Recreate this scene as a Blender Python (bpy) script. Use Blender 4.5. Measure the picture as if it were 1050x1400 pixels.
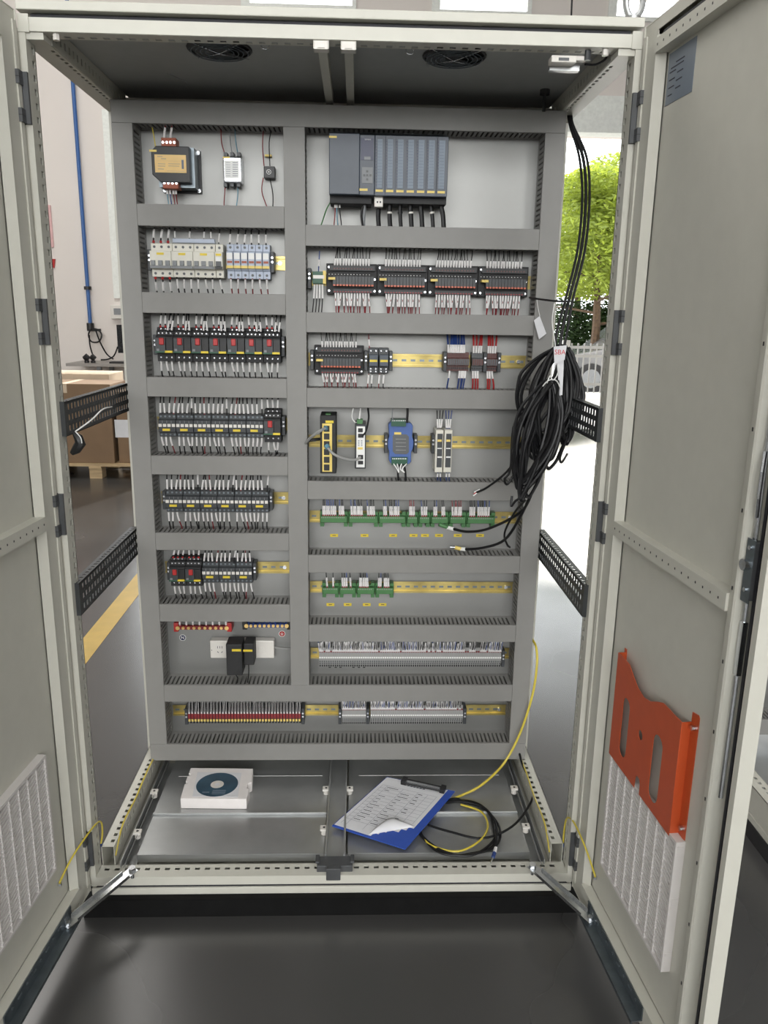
import bpy, bmesh, math, random
from mathutils import Vector, Matrix
random.seed(7)
for o in list(bpy.data.objects): bpy.data.objects.remove(o, do_unlink=True)
SC = bpy.context.scene
COL = SC.collection
PI = math.pi
FLOOR = -0.074
# ---------------------------------------------------------------- camera
CAM = Vector((0.649, -1.697, 1.383)); FPX = 1078.8
ROT = (Matrix.Rotation(-0.036, 3, 'Z') @ Matrix.Rotation(PI/2 - 0.243, 3, 'X') @ Matrix.Rotation(0.016, 3, 'Z'))
cd = bpy.data.cameras.new('camera'); cam = bpy.data.objects.new('camera', cd); COL.objects.link(cam)
cam.matrix_world = Matrix.Translation(CAM) @ ROT.to_4x4()
cd.sensor_fit = 'VERTICAL'; cd.sensor_height = 36.0; cd.lens = FPX/1400*36.0; cd.clip_start = 0.02; cd.clip_end = 300
SC.camera = cam
# ---------------------------------------------------------------- world, sun, hall lights, exposure
W = bpy.data.worlds.new('sky'); SC.world = W; W.use_nodes = True
bg = W.node_tree.nodes['Background']; bg.inputs['Color'].default_value = (0.93, 0.97, 1.0, 1); bg.inputs['Strength'].default_value = 5.0
def light(name, kind, loc, rot, energy, color=(1,1,1), size=None, size_y=None):
    l = bpy.data.lights.new(name, kind); l.energy = energy; l.color = color
    if size and kind == 'AREA': l.shape = 'RECTANGLE'; l.size = size; l.size_y = size_y or size
    if kind == 'SUN': l.angle = math.radians(3)
    o = bpy.data.objects.new(name, l); COL.objects.link(o); o.location = loc; o.rotation_euler = rot
    return o
light('sun', 'SUN', (6, 14, 14), (math.radians(-61), 0, math.radians(-20)), 7.0, (1, 0.96, 0.88))
light('hall_skylight_area', 'AREA', (0.4, -3.4, 6.3), (0, 0, 0), 135, (1, 0.985, 0.95), 8.0, 2.2)
light('hall_skylight_area.001', 'AREA', (-3.2, 4.6, 6.3), (0, 0, 0), 270, (1, 0.97, 0.93), 6.0, 3.0)
light('front_window_area', 'AREA', (0.5, -8.85, 3.3), (math.radians(90), 0, 0), 430, (1.0, 0.985, 0.955), 9.0, 2.6)
pt = light('doorway_portal', 'AREA', (4.8, 8.72, 1.75), (math.radians(-90), 0, 0), 1, (1,1,1), 4.2, 3.6); pt.data.cycles.is_portal = True
vs = SC.view_settings; vs.view_transform = 'Standard'; vs.look = 'None'; vs.exposure = 0.0; vs.gamma = 1.0; vs.use_curve_mapping = False
SC.display_settings.display_device = 'sRGB'
# ---------------------------------------------------------------- helpers
def at(px, py, Y):                       # point of a photo pixel on the plane y = Y -> (x, z)
    d = ROT @ Vector(((px-525)/FPX, -(py-700)/FPX, -1.0)); t = (Y-CAM.y)/d.y
    return CAM.x+t*d.x, CAM.z+t*d.z
def atz(px, py, Z):                      # ... on the plane z = Z -> (x, y)
    d = ROT @ Vector(((px-525)/FPX, -(py-700)/FPX, -1.0)); t = (Z-CAM.z)/d.z
    return CAM.x+t*d.x, CAM.y+t*d.y
class MB:
    def __init__(s): s.v = []; s.f = []; s.m = []
    def quad(s, a, b, c, d, mi=0):
        i = len(s.v); s.v += [tuple(a), tuple(b), tuple(c), tuple(d)]; s.f.append((i, i+1, i+2, i+3)); s.m.append(mi); return s
    def box(s, x0, x1, y0, y1, z0, z1, mi=0):
        i = len(s.v)
        s.v += [(x0,y0,z0),(x1,y0,z0),(x1,y1,z0),(x0,y1,z0),(x0,y0,z1),(x1,y0,z1),(x1,y1,z1),(x0,y1,z1)]
        for f in ((0,3,2,1),(4,5,6,7),(0,1,5,4),(1,2,6,5),(2,3,7,6),(3,0,4,7)): s.f.append(tuple(i+k for k in f)); s.m.append(mi)
        return s
    def obox(s, c, U, V, N, a, b, h, mi=0):          # oriented box: half sizes a, b, h along U, V, N
        c, U, V, N = Vector(c), Vector(U).normalized(), Vector(V).normalized(), Vector(N).normalized(); i = len(s.v)
        for k in (-1, 1):
            for p, q in ((-1,-1),(1,-1),(1,1),(-1,1)): s.v.append(tuple(c+U*(a*p)+V*(b*q)+N*(h*k)))
        for f in ((0,3,2,1),(4,5,6,7),(0,1,5,4),(1,2,6,5),(2,3,7,6),(3,0,4,7)): s.f.append(tuple(i+k for k in f)); s.m.append(mi)
        return s
    def prism(s, pts, ax, lo, hi, mi=0):              # pts in the two other axes (in xyz order), swept along axis ax
        n = len(pts); i = len(s.v)
        for h in (lo, hi):
            for a, b in pts: s.v.append((h,a,b) if ax == 'x' else (a,h,b) if ax == 'y' else (a,b,h))
        s.f.append(tuple(i+k for k in range(n))); s.f.append(tuple(i+n+k for k in reversed(range(n)))); s.m += [mi, mi]
        for k in range(n): s.f.append((i+k, i+(k+1) % n, i+n+(k+1) % n, i+n+k)); s.m.append(mi)
        return s
    def tube(s, pts, r, n=6, mi=0, closed=False):
        P = [Vector(p) for p in pts]; L = len(P); rs = r if isinstance(r, (list, tuple)) else [r]*L; rings = []; up = None
        for k in range(L):
            t = (P[(k+1) % L]-P[k-1]) if closed else (P[min(k+1, L-1)]-P[max(k-1, 0)])
            if t.length < 1e-9: t = Vector((0,0,1))
            t.normalize()
            if up is None: up = t.orthogonal().normalized()
            a = up - t*up.dot(t)
            a = a.normalized() if a.length > 1e-6 else t.orthogonal().normalized()
            up = a; b = t.cross(a); i = len(s.v)
            for j in range(n):
                w = 2*PI*j/n; s.v.append(tuple(P[k]+(a*math.cos(w)+b*math.sin(w))*rs[k]))
            rings.append(i)
        for k in range(L if closed else L-1):
            A, B = rings[k], rings[(k+1) % L]
            for j in range(n): s.f.append((A+j, A+(j+1) % n, B+(j+1) % n, B+j)); s.m.append(mi)
        if not closed:
            s.f.append(tuple(rings[0]+j for j in reversed(range(n)))); s.f.append(tuple(rings[-1]+j for j in range(n))); s.m += [mi, mi]
        return s
    def cyl(s, p0, p1, r, n=10, mi=0): return s.tube([p0, p1], r, n, mi)
    def perf(s, o, U, V, ul, vl, holes, th, mi=0):    # plate with rectangular holes, thickness th along U x V
        o, U, V = Vector(o), Vector(U), Vector(V); N = U.cross(V).normalized()
        us = sorted({0.0, ul} | {round(min(max(h[k], 0), ul), 6) for h in holes for k in (0, 1)})
        vs_ = sorted({0.0, vl} | {round(min(max(h[k], 0), vl), 6) for h in holes for k in (2, 3)})
        nu, nv = len(us)-1, len(vs_)-1
        uc = {u: i for i, u in enumerate(us)}; vc = {v: i for i, v in enumerate(vs_)}
        solid = [[True]*nv for _ in range(nu)]
        for h in holes:
            a, b = uc[round(min(max(h[0],0),ul),6)], uc[round(min(max(h[1],0),ul),6)]
            c, d = vc[round(min(max(h[2],0),vl),6)], vc[round(min(max(h[3],0),vl),6)]
            for i in range(a, b):
                for j in range(c, d): solid[i][j] = False
        base = len(s.v)
        for k in (0, 1):
            for u in us:
                for v in vs_: s.v.append(tuple(o+U*u+V*v+N*(th*k)))
        def ix(i, j, k): return base + k*(nu+1)*(nv+1) + i*(nv+1) + j
        def sol(i, j): return 0 <= i < nu and 0 <= j < nv and solid[i][j]
        for i in range(nu):
            for j in range(nv):
                if not solid[i][j]: continue
                s.f.append((ix(i,j,1), ix(i+1,j,1), ix(i+1,j+1,1), ix(i,j+1,1)))
                s.f.append((ix(i,j,0), ix(i,j+1,0), ix(i+1,j+1,0), ix(i+1,j,0))); s.m += [mi, mi]
                for (di, dj, a, b) in ((-1,0,(i,j+1),(i,j)), (1,0,(i+1,j),(i+1,j+1)), (0,-1,(i,j),(i+1,j)), (0,1,(i+1,j+1),(i,j+1))):
                    if not sol(i+di, j+dj): s.f.append((ix(*a,0), ix(*b,0), ix(*b,1), ix(*a,1))); s.m.append(mi)
        return s
    def build(s, name, mat, parent=None, smooth=False, bevel=0, flip=None, seg=2):
        me = bpy.data.meshes.new(name); v = s.v
        if flip: v = [(p[0], -p[1], p[2]) for p in v]
        me.from_pydata(v, [], s.f)
        for m in (mat if isinstance(mat, (list, tuple)) else [mat]): me.materials.append(M[m])
        me.polygons.foreach_set('material_index', s.m)
        bm = bmesh.new(); bm.from_mesh(me)
        bmesh.ops.recalc_face_normals(bm, faces=bm.faces)
        if bevel:
            ed = [e for e in bm.edges if len(e.link_faces) == 2 and e.calc_face_angle(0) > 0.5]
            bmesh.ops.bevel(bm, geom=ed, offset=bevel, segments=seg, affect='EDGES', profile=0.6, clamp_overlap=True)
        bm.to_mesh(me); bm.free()
        if smooth:
            me.polygons.foreach_set('use_smooth', [True]*len(me.polygons))
            try: me.set_sharp_from_angle(angle=math.radians(35))
            except Exception: pass
        o = bpy.data.objects.new(name, me); COL.objects.link(o)
        if parent: o.parent = parent
        return o
def bx(*a, **k): return MB().box(*a, **k)
def tag(o, label=None, cat=None, group=None, kind=None):
    if label: o['label'] = label
    if cat: o['category'] = cat
    if group: o['group'] = group
    if kind: o['kind'] = kind
    return o
def thing(name, label, cat, loc=(0,0,0), rot=(0,0,0), group=None):
    o = bpy.data.objects.new(name, None); COL.objects.link(o); o.location = loc; o.rotation_euler = rot
    o.empty_display_size = 0.02
    return tag(o, label, cat, group)
def dup(root, loc, label=None, group=None, rot=None, scale=None):
    r = root.copy(); COL.objects.link(r); r.location = loc
    if rot: r.rotation_euler = rot
    if scale: r.scale = scale
    if label: r['label'] = label
    if group: r['group'] = group
    for ch in root.children:
        c = ch.copy(); COL.objects.link(c); c.parent = r
        for g in ch.children:
            d = g.copy(); COL.objects.link(d); d.parent = c
    return r
def again(o, parent, loc, rot=None):      # another copy of a part, sharing its mesh
    c = o.copy(); COL.objects.link(c); c.parent = parent; c.location = loc
    if rot: c.rotation_euler = rot
    return c
def flat_shape(name, outline, holes, depth, mat, parent=None):   # outline with holes, extruded along its own z
    cu = bpy.data.curves.new(name, 'CURVE'); cu.dimensions = '2D'; cu.fill_mode = 'BOTH'; cu.extrude = depth/2
    for pts in [outline]+holes:
        sp = cu.splines.new('POLY'); sp.points.add(len(pts)-1)
        for p, q in zip(sp.points, pts): p.co = (q[0], q[1], 0, 1)
        sp.use_cyclic_u = True
    t = bpy.data.objects.new('tmp', cu); COL.objects.link(t)
    dg = bpy.context.evaluated_depsgraph_get(); me = bpy.data.meshes.new_from_object(t.evaluated_get(dg))
    bpy.data.objects.remove(t, do_unlink=True); me.name = name; me.materials.clear(); me.materials.append(M[mat])
    o = bpy.data.objects.new(name, me); COL.objects.link(o)
    if parent: o.parent = parent
    return o
def lettering(name, text, size, mat, parent=None, loc=(0,0,0), rot=(PI/2,0,0)):
    cu = bpy.data.curves.new(name, 'FONT'); cu.body = text; cu.size = size; cu.align_x = 'CENTER'; cu.align_y = 'CENTER'; cu.extrude = 0.0001
    t = bpy.data.objects.new('tmp', cu); COL.objects.link(t)
    dg = bpy.context.evaluated_depsgraph_get(); me = bpy.data.meshes.new_from_object(t.evaluated_get(dg))
    bpy.data.objects.remove(t, do_unlink=True); me.name = name; me.materials.clear(); me.materials.append(M[mat])
    o = bpy.data.objects.new(name, me); COL.objects.link(o); o.location = loc; o.rotation_euler = rot
    if parent: o.parent = parent
    return o
# ---------------------------------------------------------------- materials
M = {}
def mk(name, col, rough=0.5, metal=0.0, var=0.06, scale=30.0, bump=0.0, bscale=400.0, spec=0.5, coat=0.0, stretch=None, trans=0.0):
    m = bpy.data.materials.new(name); m.use_nodes = True; nt = m.node_tree; N = nt.nodes; L = nt.links; b = N['Principled BSDF']
    tc = N.new('ShaderNodeTexCoord'); n = N.new('ShaderNodeTexNoise'); n.inputs['Scale'].default_value = scale; n.inputs['Detail'].default_value = 4
    src = tc.outputs['Object']
    if stretch:
        mp = N.new('ShaderNodeMapping'); mp.inputs['Scale'].default_value = stretch; L.new(src, mp.inputs['Vector']); src = mp.outputs['Vector']
    L.new(src, n.inputs['Vector'])
    r = N.new('ShaderNodeValToRGB'); e = r.color_ramp.elements
    e[0].position = 0.3; e[1].position = 0.7
    e[0].color = (*[max(0, c*(1-var)) for c in col], 1); e[1].color = (*[min(1, c*(1+var)) for c in col], 1)
    L.new(n.outputs['Fac'], r.inputs['Fac']); L.new(r.outputs['Color'], b.inputs['Base Color'])
    b.inputs['Roughness'].default_value = rough; b.inputs['Metallic'].default_value = metal; b.inputs['Specular IOR Level'].default_value = spec
    if coat: b.inputs['Coat Weight'].default_value = coat; b.inputs['Coat Roughness'].default_value = 0.15
    if trans: b.inputs['Transmission Weight'].default_value = trans
    if bump:
        n2 = N.new('ShaderNodeTexNoise'); n2.inputs['Scale'].default_value = bscale; L.new(tc.outputs['Object'], n2.inputs['Vector'])
        bp = N.new('ShaderNodeBump'); bp.inputs['Strength'].default_value = bump; bp.inputs['Distance'].default_value = 0.001
        L.new(n2.outputs['Fac'], bp.inputs['Height']); L.new(bp.outputs['Normal'], b.inputs['Normal'])
    M[name] = m; return m
mk('paint', (0.57, 0.56, 0.495), 0.42, var=0.02, bump=0.12, bscale=700)
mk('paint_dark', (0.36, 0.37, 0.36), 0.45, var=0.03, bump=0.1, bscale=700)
mk('duct', (0.235, 0.23, 0.218), 0.5, var=0.02, bump=0.05, bscale=900)
mk('galv', (0.47, 0.48, 0.48), 0.38, metal=0.75, var=0.10, scale=9, bump=0.05, bscale=300)
mk('plate', (0.3, 0.3, 0.29), 0.5, metal=0.82, var=0.06, scale=5, bump=0.05, bscale=250)
mk('zinc', (0.7, 0.72, 0.75), 0.25, metal=1.0, var=0.08, scale=60)
mk('steel_dark', (0.18, 0.21, 0.23), 0.38, metal=0.8, var=0.15, scale=30)
mk('rail_yellow', (0.46, 0.37, 0.14), 0.32, metal=0.95, var=0.35, scale=14)
mk('hinge_grey', (0.085, 0.088, 0.092), 0.45, metal=0.3, var=0.1)
mk('black', (0.012, 0.012, 0.013), 0.45, var=0.2)
mk('plinth_black', (0.006, 0.006, 0.006), 0.7, var=0.2, spec=0.15)
mk('black_matt', (0.02, 0.02, 0.021), 0.65, var=0.2)
mk('rail_black', (0.035, 0.038, 0.04), 0.45, var=0.15)
mk('cable', (0.009, 0.009, 0.010), 0.42, var=0.2, spec=0.35)
mk('charcoal', (0.042, 0.046, 0.05), 0.45, var=0.1)
mk('slate', (0.055, 0.068, 0.09), 0.42, var=0.06)
mk('slate_light', (0.19, 0.235, 0.29), 0.5, var=0.05)
mk('white', (0.8, 0.8, 0.78), 0.5, var=0.03)
mk('white_plastic', (0.72, 0.69, 0.64), 0.4, var=0.02)
mk('sleeve', (0.78, 0.76, 0.75), 0.5, var=0.12, scale=600)
mk('cream', (0.66, 0.64, 0.56), 0.4, var=0.03)
mk('bluegrey', (0.42, 0.47, 0.57), 0.42, var=0.03)
mk('red', (0.42, 0.025, 0.025), 0.4, var=0.1)
mk('wire_red', (0.2, 0.015, 0.02), 0.4, var=0.2)
mk('wire_blue', (0.02, 0.05, 0.2), 0.4, var=0.2)
mk('wire_lightblue', (0.12, 0.27, 0.36), 0.4, var=0.2)
mk('brown', (0.11, 0.04, 0.035), 0.5, var=0.1)
mk('terracotta', (0.34, 0.075, 0.03), 0.5, var=0.1)
mk('orange', (0.52, 0.082, 0.022), 0.38, var=0.04, bump=0.08, bscale=600)
mk('relay_orange', (0.62, 0.13, 0.06), 0.4, var=0.1)
mk('yellow', (0.72, 0.55, 0.04), 0.5, var=0.05)
mk('yellow_cable', (0.62, 0.5, 0.06), 0.4, var=0.05)
mk('label_yellow', (0.78, 0.6, 0.16), 0.5, var=0.06)
mk('label_amber', (0.8, 0.55, 0.22), 0.5, var=0.04)
mk('green', (0.06, 0.18, 0.06), 0.45, var=0.1)
mk('green_dark', (0.02, 0.09, 0.05), 0.45, var=0.1)
mk('blue', (0.06, 0.125, 0.36), 0.4, var=0.05)
mk('blue_board', (0.03, 0.085, 0.42), 0.38, var=0.04)
mk('navy', (0.01, 0.015, 0.06), 0.4)
mk('grey_terminal', (0.3, 0.3, 0.29), 0.5, var=0.06)
mk('grey_dark', (0.1, 0.105, 0.11), 0.5, var=0.08)
mk('grey_mid', (0.22, 0.23, 0.24), 0.5, var=0.08)
mk('brass', (0.7, 0.48, 0.18), 0.3, metal=0.9, var=0.1)
mk('paper', (0.72, 0.72, 0.74), 0.75, var=0.03)
mk('ink', (0.05, 0.05, 0.07), 0.7)
mk('ink_grey', (0.18, 0.2, 0.25), 0.7)
mk('sheet_grey', (0.2, 0.235, 0.28), 0.3, var=0.03)
mk('foam', (0.82, 0.78, 0.76), 0.85, var=0.03, bump=0.3, bscale=160)
mk('cd_blue', (0.03, 0.075, 0.115), 0.3, var=0.3, scale=18)
mk('filter_plastic', (0.68, 0.65, 0.63), 0.45, var=0.02)
mk('wall', (0.74, 0.69, 0.65), 0.8, var=0.025, scale=0.8)
mk('ceiling', (0.6, 0.6, 0.58), 0.85, var=0.04, scale=2)
mk('window_frame', (0.8, 0.82, 0.78), 0.5)
mk('cardboard', (0.22, 0.14, 0.08), 0.8, var=0.08, scale=5)
mk('cardboard_light', (0.56, 0.45, 0.33), 0.8, var=0.1, scale=5)
mk('wood', (0.5, 0.36, 0.2), 0.7, var=0.2, scale=6, stretch=(1, 8, 8))
mk('desk', (0.3, 0.28, 0.26), 0.5)
mk('screen', (0.012, 0.014, 0.016), 0.2)
mk('pipe_blue', (0.03, 0.11, 0.33), 0.4)
mk('gasket', (0.015, 0.015, 0.02), 0.6)
mk('concrete', (0.62, 0.6, 0.57), 0.8, var=0.06, scale=1.5)
mk('bark', (0.08, 0.05, 0.03), 0.9, var=0.3, scale=20)
mk('fence', (0.2, 0.2, 0.19), 0.5)
mk('car_paint', (0.2, 0.205, 0.215), 0.25, metal=0.4, coat=0.5)
mk('car_glass', (0.03, 0.035, 0.04), 0.1)
mk('red_ink', (0.6, 0.05, 0.05), 0.6)
mk('pink_patch', (0.68, 0.42, 0.42), 0.6)
mk('grass', (0.14, 0.3, 0.04), 0.9, var=0.4, scale=3)
def mk_leaf(name, col, tr):
    m = mk(name, col, 0.6, var=0.45, scale=1.6); nt = m.node_tree; b = nt.nodes['Principled BSDF']
    t = nt.nodes.new('ShaderNodeBsdfTranslucent'); t.inputs['Color'].default_value = (*tr, 1)
    a = nt.nodes.new('ShaderNodeMixShader'); a.inputs[0].default_value = 0.5
    out = nt.nodes['Material Output']; nt.links.new(b.outputs[0], a.inputs[1]); nt.links.new(t.outputs[0], a.inputs[2]); nt.links.new(a.outputs[0], out.inputs[0])
mk_leaf('leaf', (0.16, 0.21, 0.03), (0.34, 0.40, 0.05))
mk_leaf('leaf_dark', (0.03, 0.06, 0.018), (0.04, 0.075, 0.02))
def mk_floor():
    m = mk('floor', (0.05, 0.049, 0.048), 0.3, var=0.12, scale=1.3); nt = m.node_tree; N = nt.nodes; L = nt.links; b = N['Principled BSDF']
    tc = N['Texture Coordinate']; n = N.new('ShaderNodeTexNoise'); n.inputs['Scale'].default_value = 1.1; n.inputs['Detail'].default_value = 3; L.new(tc.outputs['Object'], n.inputs['Vector'])
    mr = N.new('ShaderNodeMapRange'); mr.inputs[1].default_value = 0.3; mr.inputs[2].default_value = 0.7; mr.inputs[3].default_value = 0.2; mr.inputs[4].default_value = 0.3
    L.new(n.outputs['Fac'], mr.inputs[0]); L.new(mr.outputs[0], b.inputs['Roughness'])
    n2 = N.new('ShaderNodeTexNoise'); n2.inputs['Scale'].default_value = 220; L.new(tc.outputs['Object'], n2.inputs['Vector'])
    bp = N.new('ShaderNodeBump'); bp.inputs['Strength'].default_value = 0.06; bp.inputs['Distance'].default_value = 0.001
    L.new(n2.outputs['Fac'], bp.inputs['Height']); L.new(bp.outputs['Normal'], b.inputs['Normal'])
    b.inputs['Specular IOR Level'].default_value = 1.0
mk_floor()
mk('floor_line', (0.62, 0.42, 0.1), 0.4, var=0.1, scale=8)
# ================================================================ SETTING
def struct(o, label): return tag(o, label, None, None, 'structure')
WY = 8.8                                   # back wall
struct(bx(-12, 14, -9, WY+0.2, FLOOR-0.1, FLOOR).build('floor', 'floor'), 'glossy dark grey painted workshop floor')
bx(-14, 40, WY+0.2, 60, FLOOR-0.12, FLOOR-0.02).build('ground', 'concrete')
struct(bpy.data.objects['ground'], 'bright concrete yard outside the open door')
wz = 6.6
def wrect(a, b, Y=WY):                     # two photo corners -> hole in wall coordinates (u from x=-12, v from floor)
    (x0, z0), (x1, z1) = at(*a, Y), at(*b, Y)
    return (min(x0,x1)+12, max(x0,x1)+12, min(z0,z1)-FLOOR, max(z0,z1)-FLOOR)
win = []
for (xa, xb, yb) in ((330, 487, 11), (590, 726, 20), (830, 960, 29)):
    x0, zb = at(xa, yb, WY); x1, _ = at(xb, yb, WY); win.append((x0+12, x1+12, zb-FLOOR, zb-FLOOR+1.1))
x0, zt = at(140, 150, WY); x1, zb = at(168, 408, WY)
lw = (x0+12, x0+12+3.4, zb-FLOOR, zt-FLOOR)  # hidden right part of this window added to give the floor sheen
ox0, otop = 14.7, at(850, 186, WY)[1]-FLOOR
wall = MB().perf((-12, WY, FLOOR), (1,0,0), (0,0,1), 26, wz, win+[lw, (ox0, ox0+4.2, 0, otop)], -0.2).build('wall_back', 'wall')
struct(wall, 'off-white plastered back wall of the workshop')
struct(bx(-12, 14, -9, WY, wz+FLOOR, wz+FLOOR+0.15).build('ceiling', 'ceiling'), 'pale workshop ceiling')
struct(bx(-12, 14, WY+0.2, WY+2.7, 6.02, 6.1).build('sun_blocker_1', 'concrete'), 'unseen concrete eave added outside to keep sun out of the high windows')  # eave added out of view to block sun through the high windows
struct(bx(-12.2, -12, -9, WY, FLOOR, wz).build('wall_left', 'wall'), 'off-white side wall')
struct(bx(14, 14.2, -9, WY, FLOOR, wz).build('wall_right', 'wall'), 'off-white side wall on the right')
fwall = MB().perf((-12, -9.2, FLOOR), (1,0,0), (0,0,1), 26, wz, [(8.0, 17.0, 2.07, 4.67)], 0.2).build('wall_front', 'wall')
struct(fwall, 'off-white wall with a wide window behind the camera')
for k, h in enumerate(win+[lw]):
    fr = MB(); u0, u1, v0, v1 = h[0]-12, h[1]-12, h[2]+FLOOR, h[3]+FLOOR; t = 0.05
    fr.box(u0, u1, WY-0.03, WY+0.06, v0, v0+t).box(u0, u1, WY-0.03, WY+0.06, v1-t, v1).box(u0, u0+t*2, WY-0.03, WY+0.06, v0+t, v1-t).box(u1-t, u1, WY-0.03, WY+0.06, v0+t, v1-t)
    if k == 3: fr.box(u0+0.32, u0+0.37, WY-0.01, WY+0.05, v0+t, v1-t).box(u0+t, u1-t, WY-0.01, WY+0.05, v0+0.9, v0+0.95)
    struct(fr.build('window_%d' % (k+1), 'window_frame'), 'white framed workshop window')
lin = MB().box(ox0-12, ox0-7.8, WY-0.25, WY-0.02, FLOOR+otop-0.02, FLOOR+otop+0.22).box(ox0-12-0.1, ox0-7.7, WY-0.12, WY-0.01, FLOOR+otop+0.22, FLOOR+otop+0.42)
lin.box(ox0-12.14, ox0-12, WY-0.04, WY-0.001, FLOOR, FLOOR+otop)
struct(lin.build('door_1', 'window_frame'), 'pale housing and frame of the open roller door')
# yellow floor line
p = [atz(117, 870, FLOOR), atz(117, 908, FLOOR), atz(188, 815, FLOOR), atz(188, 778, FLOOR)]
dx = ((p[2][0]-p[1][0]) / (p[2][1]-p[1][1]))
ln = MB(); xc = lambda y: p[1][0]+(y-p[1][1])*dx
ln.prism([(xc(-1.0)-0.10, -1.0), (xc(-1.0), -1.0), (xc(7.5), 7.5), (xc(7.5)-0.10, 7.5)], 'z', FLOOR+0.0005, FLOOR+0.0015)
tag(ln.build('floor_line', 'floor_line'), 'yellow painted line on the grey floor beside the cabinet', 'floor marking')
# ================================================================ CABINET
CW, CH, CD = 1.2, 1.928, 0.6
TY, PY = 0.433, 0.515                       # front of the cable ducts, front of the mounting plate
cab = thing('electrical_cabinet', 'large open two-door grey control cabinet standing on a black plinth', 'cabinet')
def mir(mb, on=True):                       # mirror about the cabinet's middle
    if on: mb.v = [(CW-p[0], p[1], p[2]) for p in mb.v]
    return mb
slots = lambda n, p0, pitch, ln, v0, v1: [(p0+i*pitch, p0+i*pitch+ln, v0, v1) for i in range(n)]
for s in (False, True):
    m = MB()                                # front post: closed front, slotted inner side
    m.box(0, 0.0125, 0, 0.003, 0.0, 1.905).box(0, 0.0015, 0.003, 0.045, 0.0, 1.905).box(0.0015, 0.0125, 0.0425, 0.045, 0.0, 1.905)
    m.perf((0.0125, 0.003, 0.012), (0,0,1), (0,1,0), 1.88, 0.042, slots(75, 0.006, 0.025, 0.0125, 0.022, 0.035), 0.0015)
    m.box(0, 0.021, -0.002, 0.045, 1.897, CH).box(0.0, 0.045, 0.004, 0.0465, 1.886, 1.898).box(-0.012, 0.0, 0.004, 0.03, 0.0, 1.905)
    mir(m, s).build('front_post', 'paint', cab)
    m = MB().box(0, 0.03, 0.555, 0.6, 0, CH); m.perf((0.03, 0.55, 0.02), (0,0,1), (0,1,0), 1.88, 0.05, slots(74, 0.006, 0.025, 0.0125, 0.012, 0.02), 0.0015)
    mir(m, s).build('rear_post', 'paint', cab)
    m = MB()                                # upper side rail
    m.perf((0.0, 0.045, 1.888), (0,1,0), (1,0,0), 0.51, 0.045, slots(20, 0.026, 0.025, 0.0125, 0.033, 0.0395), 0.0015)
    m.perf((0.045, 0.045, 1.888), (0,1,0), (0,0,1), 0.51, 0.04, slots(20, 0.02, 0.025, 0.007, 0.012, 0.026), 0.0015)
    m.box(0, 0.045, 0.045, 0.555, 1.926, 1.928)
    m.box(0, 0.0015, 0.045, 0.555, 1.888, 1.926)
    mir(m, s).build('top_side_rail', 'paint', cab)
    m = MB()                                # lower side rail
    m.perf((0.015, 0.045, 0.0805), (0,1,0), (1,0,0), 0.51, 0.032, slots(20, 0.016, 0.025, 0.0125, 0.018, 0.027), 0.0015)
    for i in range(20): m.box(0.0365, 0.0405, 0.045+0.033+i*0.025, 0.045+0.036+i*0.025, 0.0823, 0.0824)
    m.perf((0.045, 0.045, 0.02), (0,1,0), (0,0,1), 0.51, 0.061, slots(19, 0.02, 0.025, 0.010, 0.032, 0.045), 0.0015)
    m.box(0.015, 0.0165, 0.045, 0.555, 0, 0.0805).box(0.015, 0.07, 0.045, 0.555, -0.002, 0.001)
    mir(m, s).build('bottom_side_rail', 'paint', cab)
    m = MB()                                # inner galvanised rail beside the floor panels
    m.box(0.062, 0.0645, 0.035, 0.55, 0.001, 0.042).box(0.0645, 0.09, 0.035, 0.55, 0.001, 0.003)
    m.perf((0.0645, 0.035, 0.018), (0,1,0), (0.42, 0, 0.908), 0.51, 0.028, slots(20, 0.01, 0.025, 0.012, 0.006, 0.020), 0.0015)
    mir(m, s).build('gland_rail', 'galv', cab)
m = MB().box(0.021, CW-0.021, 0, 0.003, 1.899, 1.923).box(0.021, CW-0.021, 0.003, 0.045, 1.921, 1.923)
m.perf((0.021, 0.003, 1.8985), (1,0,0), (0,1,0), 1.158, 0.038, slots(44, 0.03, 0.025, 0.0125, 0.021, 0.033), 0.0015)
m.build('front_top_rail', 'paint', cab)
bx(0.021, CW-0.021, 0.012, 0.045, 1.923, 1.932).build('gap_strip', 'gasket', cab)  # black strip standing in for the shaded gap below the roof edge
m = MB().box(0.0125, CW-0.0125, 0, 0.003, 0.002, 0.026); m.perf((0.0125, 0.003, 0.0245), (1,0,0), (0,1,0), 1.175, 0.042, slots(46, 0.012, 0.025, 0.0125, 0.022, 0.031), 0.0015)
for i in range(46): m.box(0.0125+0.0275+i*0.025, 0.0125+0.0305+i*0.025, 0.028, 0.031, 0.0262, 0.0264, 0)
m.box(0.0125, CW-0.0125, 0.043, 0.045, 0.001, 0.0245)
m.build('front_bottom_rail', 'paint', cab)
bx(0.01, CW-0.01, 0.003, 0.04, -0.006, 0.002).build('gap_strip', 'gasket', cab)  # black strip standing in for the shaded gap above the base frame
m = MB().box(0.0, CW, -0.002, 0.60, -0.024, -0.005); m.build('base_frame', 'paint', cab, bevel=0.002)
m = MB().box(-0.018, CW+0.018, -0.02, 0.61, FLOOR, -0.024); m.box(0.03, CW-0.12, -0.021, -0.019, -0.0262, -0.0252)
m.build('plinth', 'plinth_black', cab)
bx(0, CW, 0.597, 0.6, 0.0, 0.075).build('rear_bottom_rail', 'paint', cab)
bx(0, CW, 0.597, 0.6, 1.86, CH).build('rear_top_rail', 'paint', cab)
bx(0.03, CW-0.03, 0.592, 0.597, 0.0, 1.929).build('rear_panel', 'paint', cab)
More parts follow.
